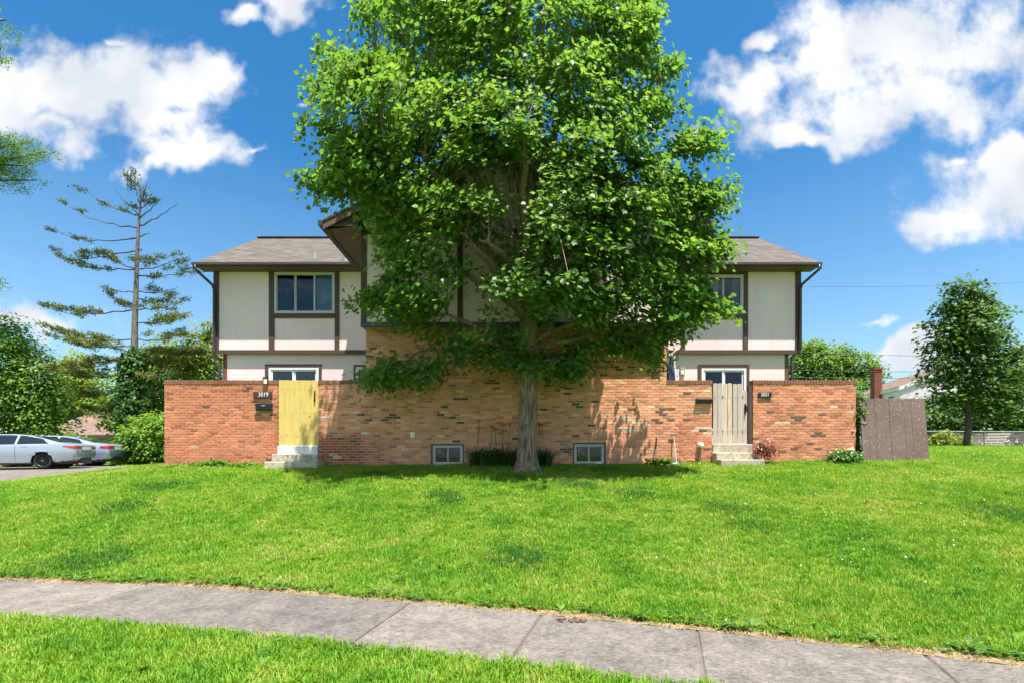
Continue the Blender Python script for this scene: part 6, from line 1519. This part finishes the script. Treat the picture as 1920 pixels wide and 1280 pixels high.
def build_grass():
    src = [tuft_mesh('t', 16, .055, .062, .0032, 'grass') for _ in range(5)] + [tuft_mesh('t', 14, .05, .085, .0034, 'grass') for _ in range(3)]
    pts = np.concatenate([zone(620, -8, 4, 2.2, 4.9), zone(520, -9.5, 8, 4.0, 6.5), zone(430, -12, 11, 6.5, 9.2), zone(340, -15, 15, 9.2, 12.8), zone(150, 8.6, 26, 12.8, 19), zone(60, 8, 30, 19, 26), zone(40, -34, -10, 23.4, 27)])
    n = len(pts); z = gz(pts[:, 0], pts[:, 1]); far = np.clip((pts[:, 1] - 5) / 10, 0, 1.4)
    sx = rng.uniform(.8, 1.2, n) * (1 + .55 * far); sz = rng.uniform(.7, 1.2, n) * (1 - .12 * np.clip(far, 0, 1))
    # taller, greener tussocks here and there
    tall = (np.sin(pts[:, 0] * 2.3 + 1.1 * np.sin(pts[:, 1] * 1.7)) * np.sin(pts[:, 1] * 2.9 + .6 * np.sin(pts[:, 0] * 3.1)) > .78); sz = np.where(tall, sz * 1.3, sz)
    rot = np.stack([rng.normal(0, .12, n), rng.normal(0, .12, n), rng.uniform(0, 6.28, n)], 1)
    scatter('grass', 'short bright green grass of the sloping lawn and verge', src, np.c_[pts, z], rot, np.stack([sx, sx, sz], 1), rng.integers(0, 8, n))
    # darker lush tussocks standing out of the mown turf
    q = []
    for (u_, v_, r_) in ((970,1045,.26),(985,1052,.2),(1072,985,.24),(1095,990,.18),(1190,962,.2),(1140,970,.16),(830,998,.2),(845,1003,.16),(110,1062,.3),(185,1050,.3),(230,1000,.28),(300,985,.24),(700,975,.16),(1360,1000,.24),(1400,1010,.2),(1900,1010,.4),(1500,940,.3),(640,1160,.2)):
        Yq = 8.0
        for _i in range(12): Yq = (EYE - g1(PX(u_, Yq), Yq)) * FPX / (v_ - HZ)
        for _ in range(int(150 * r_ / .2)): q.append((PX(u_, Yq) + random.gauss(0, r_ * .8), Yq + random.gauss(0, r_ * .8)))
    q = np.array(q); q = q[lawn_mask(q[:, 0], q[:, 1])]; k = len(q); sq = rng.uniform(.8, 1.2, k)
    scatter('lush_grass', 'darker lush tussocks scattered in the mown lawn', [tuft_mesh('l', 16, .055, .075, .0036, 'lush_grass') for _ in range(4)], np.c_[q, gz(q[:, 0], q[:, 1])], np.stack([rng.normal(0, .15, k), rng.normal(0, .15, k), rng.uniform(0, 6.28, k)], 1), np.stack([sq * 1.2, sq * 1.2, sq], 1), rng.integers(0, 4, k))
    # straw-dry tufts straggling over the soil strip
    q = []
    for _ in range(1500):
        x = random.uniform(-11, 7); w_ = edge_pt(x, -abs(random.gauss(.06, .06)) + .02); q.append((w_.x, w_.y))
    q = np.array(q); k = len(q); sq = rng.uniform(.5, 1.0, k)
    scatter('dry_grass', 'straw coloured dry grass over the soil strip by the pavement', [tuft_mesh('d', 10, .05, .05, .003, 'straw') for _ in range(3)], np.c_[q, gz(q[:, 0], q[:, 1]) + .012], np.stack([rng.normal(0, .4, k), rng.normal(0, .4, k), rng.uniform(0, 6.28, k)], 1), np.stack([sq * 1.3, sq * 1.3, sq * .55], 1), rng.integers(0, 3, k))
    # broadleaf weeds, thickest along the pavement edge
    e = []
    for _ in range(430):
        x = random.uniform(-9, 6); q = edge_pt(x, -abs(random.gauss(.05, .11)) - .09); e.append((q.x, q.y))
    e = np.array(e); f = zone(3.0, -8, 4, 2.2, 4.4); g = zone(1.6, -12, 12, 5, 12); p = np.concatenate([e, f, g]); p = p[lawn_mask(p[:, 0], p[:, 1]) | (np.arange(len(p)) < len(e))]; n = len(p)
    w = [tuft_mesh('w', 11, 0, .075, 0, 'weed_leaf', 'weed') for _ in range(4)]; s = rng.uniform(.55, 1.3, n)
    scatter('broadleaf_weeds', 'low broadleaf weeds along the pavement edge and in the lawn', w, np.c_[p, gz(p[:, 0], p[:, 1]) + .015], np.stack([rng.normal(0, .15, n), rng.normal(0, .15, n), rng.uniform(0, 6.28, n)], 1), np.stack([s, s, s], 1), rng.integers(0, 4, n))
    c = zone(3.2, 1.5, 16, 4.2, 14); k = rng.random(len(c)) < np.clip((c[:, 0] + 1) / 9, 0, 1) * (.4 + .6 * (np.sin(c[:, 0] * 1.9) * np.sin(c[:, 1] * 2.3) > 0)); c = c[k]; n = len(c); s = rng.uniform(.8, 1.3, n)
    scatter('clover_flowers', 'tiny white clover heads scattered over the right lawn', [tuft_mesh('c', 1, 0, 0, 0, 'white_petal', 'clover')], np.c_[c, gz(c[:, 0], c[:, 1])], np.stack([rng.normal(0, .1, n), rng.normal(0, .1, n), rng.uniform(0, 6.28, n)], 1), np.stack([s, s, s], 1), np.zeros(n))
build_grass()
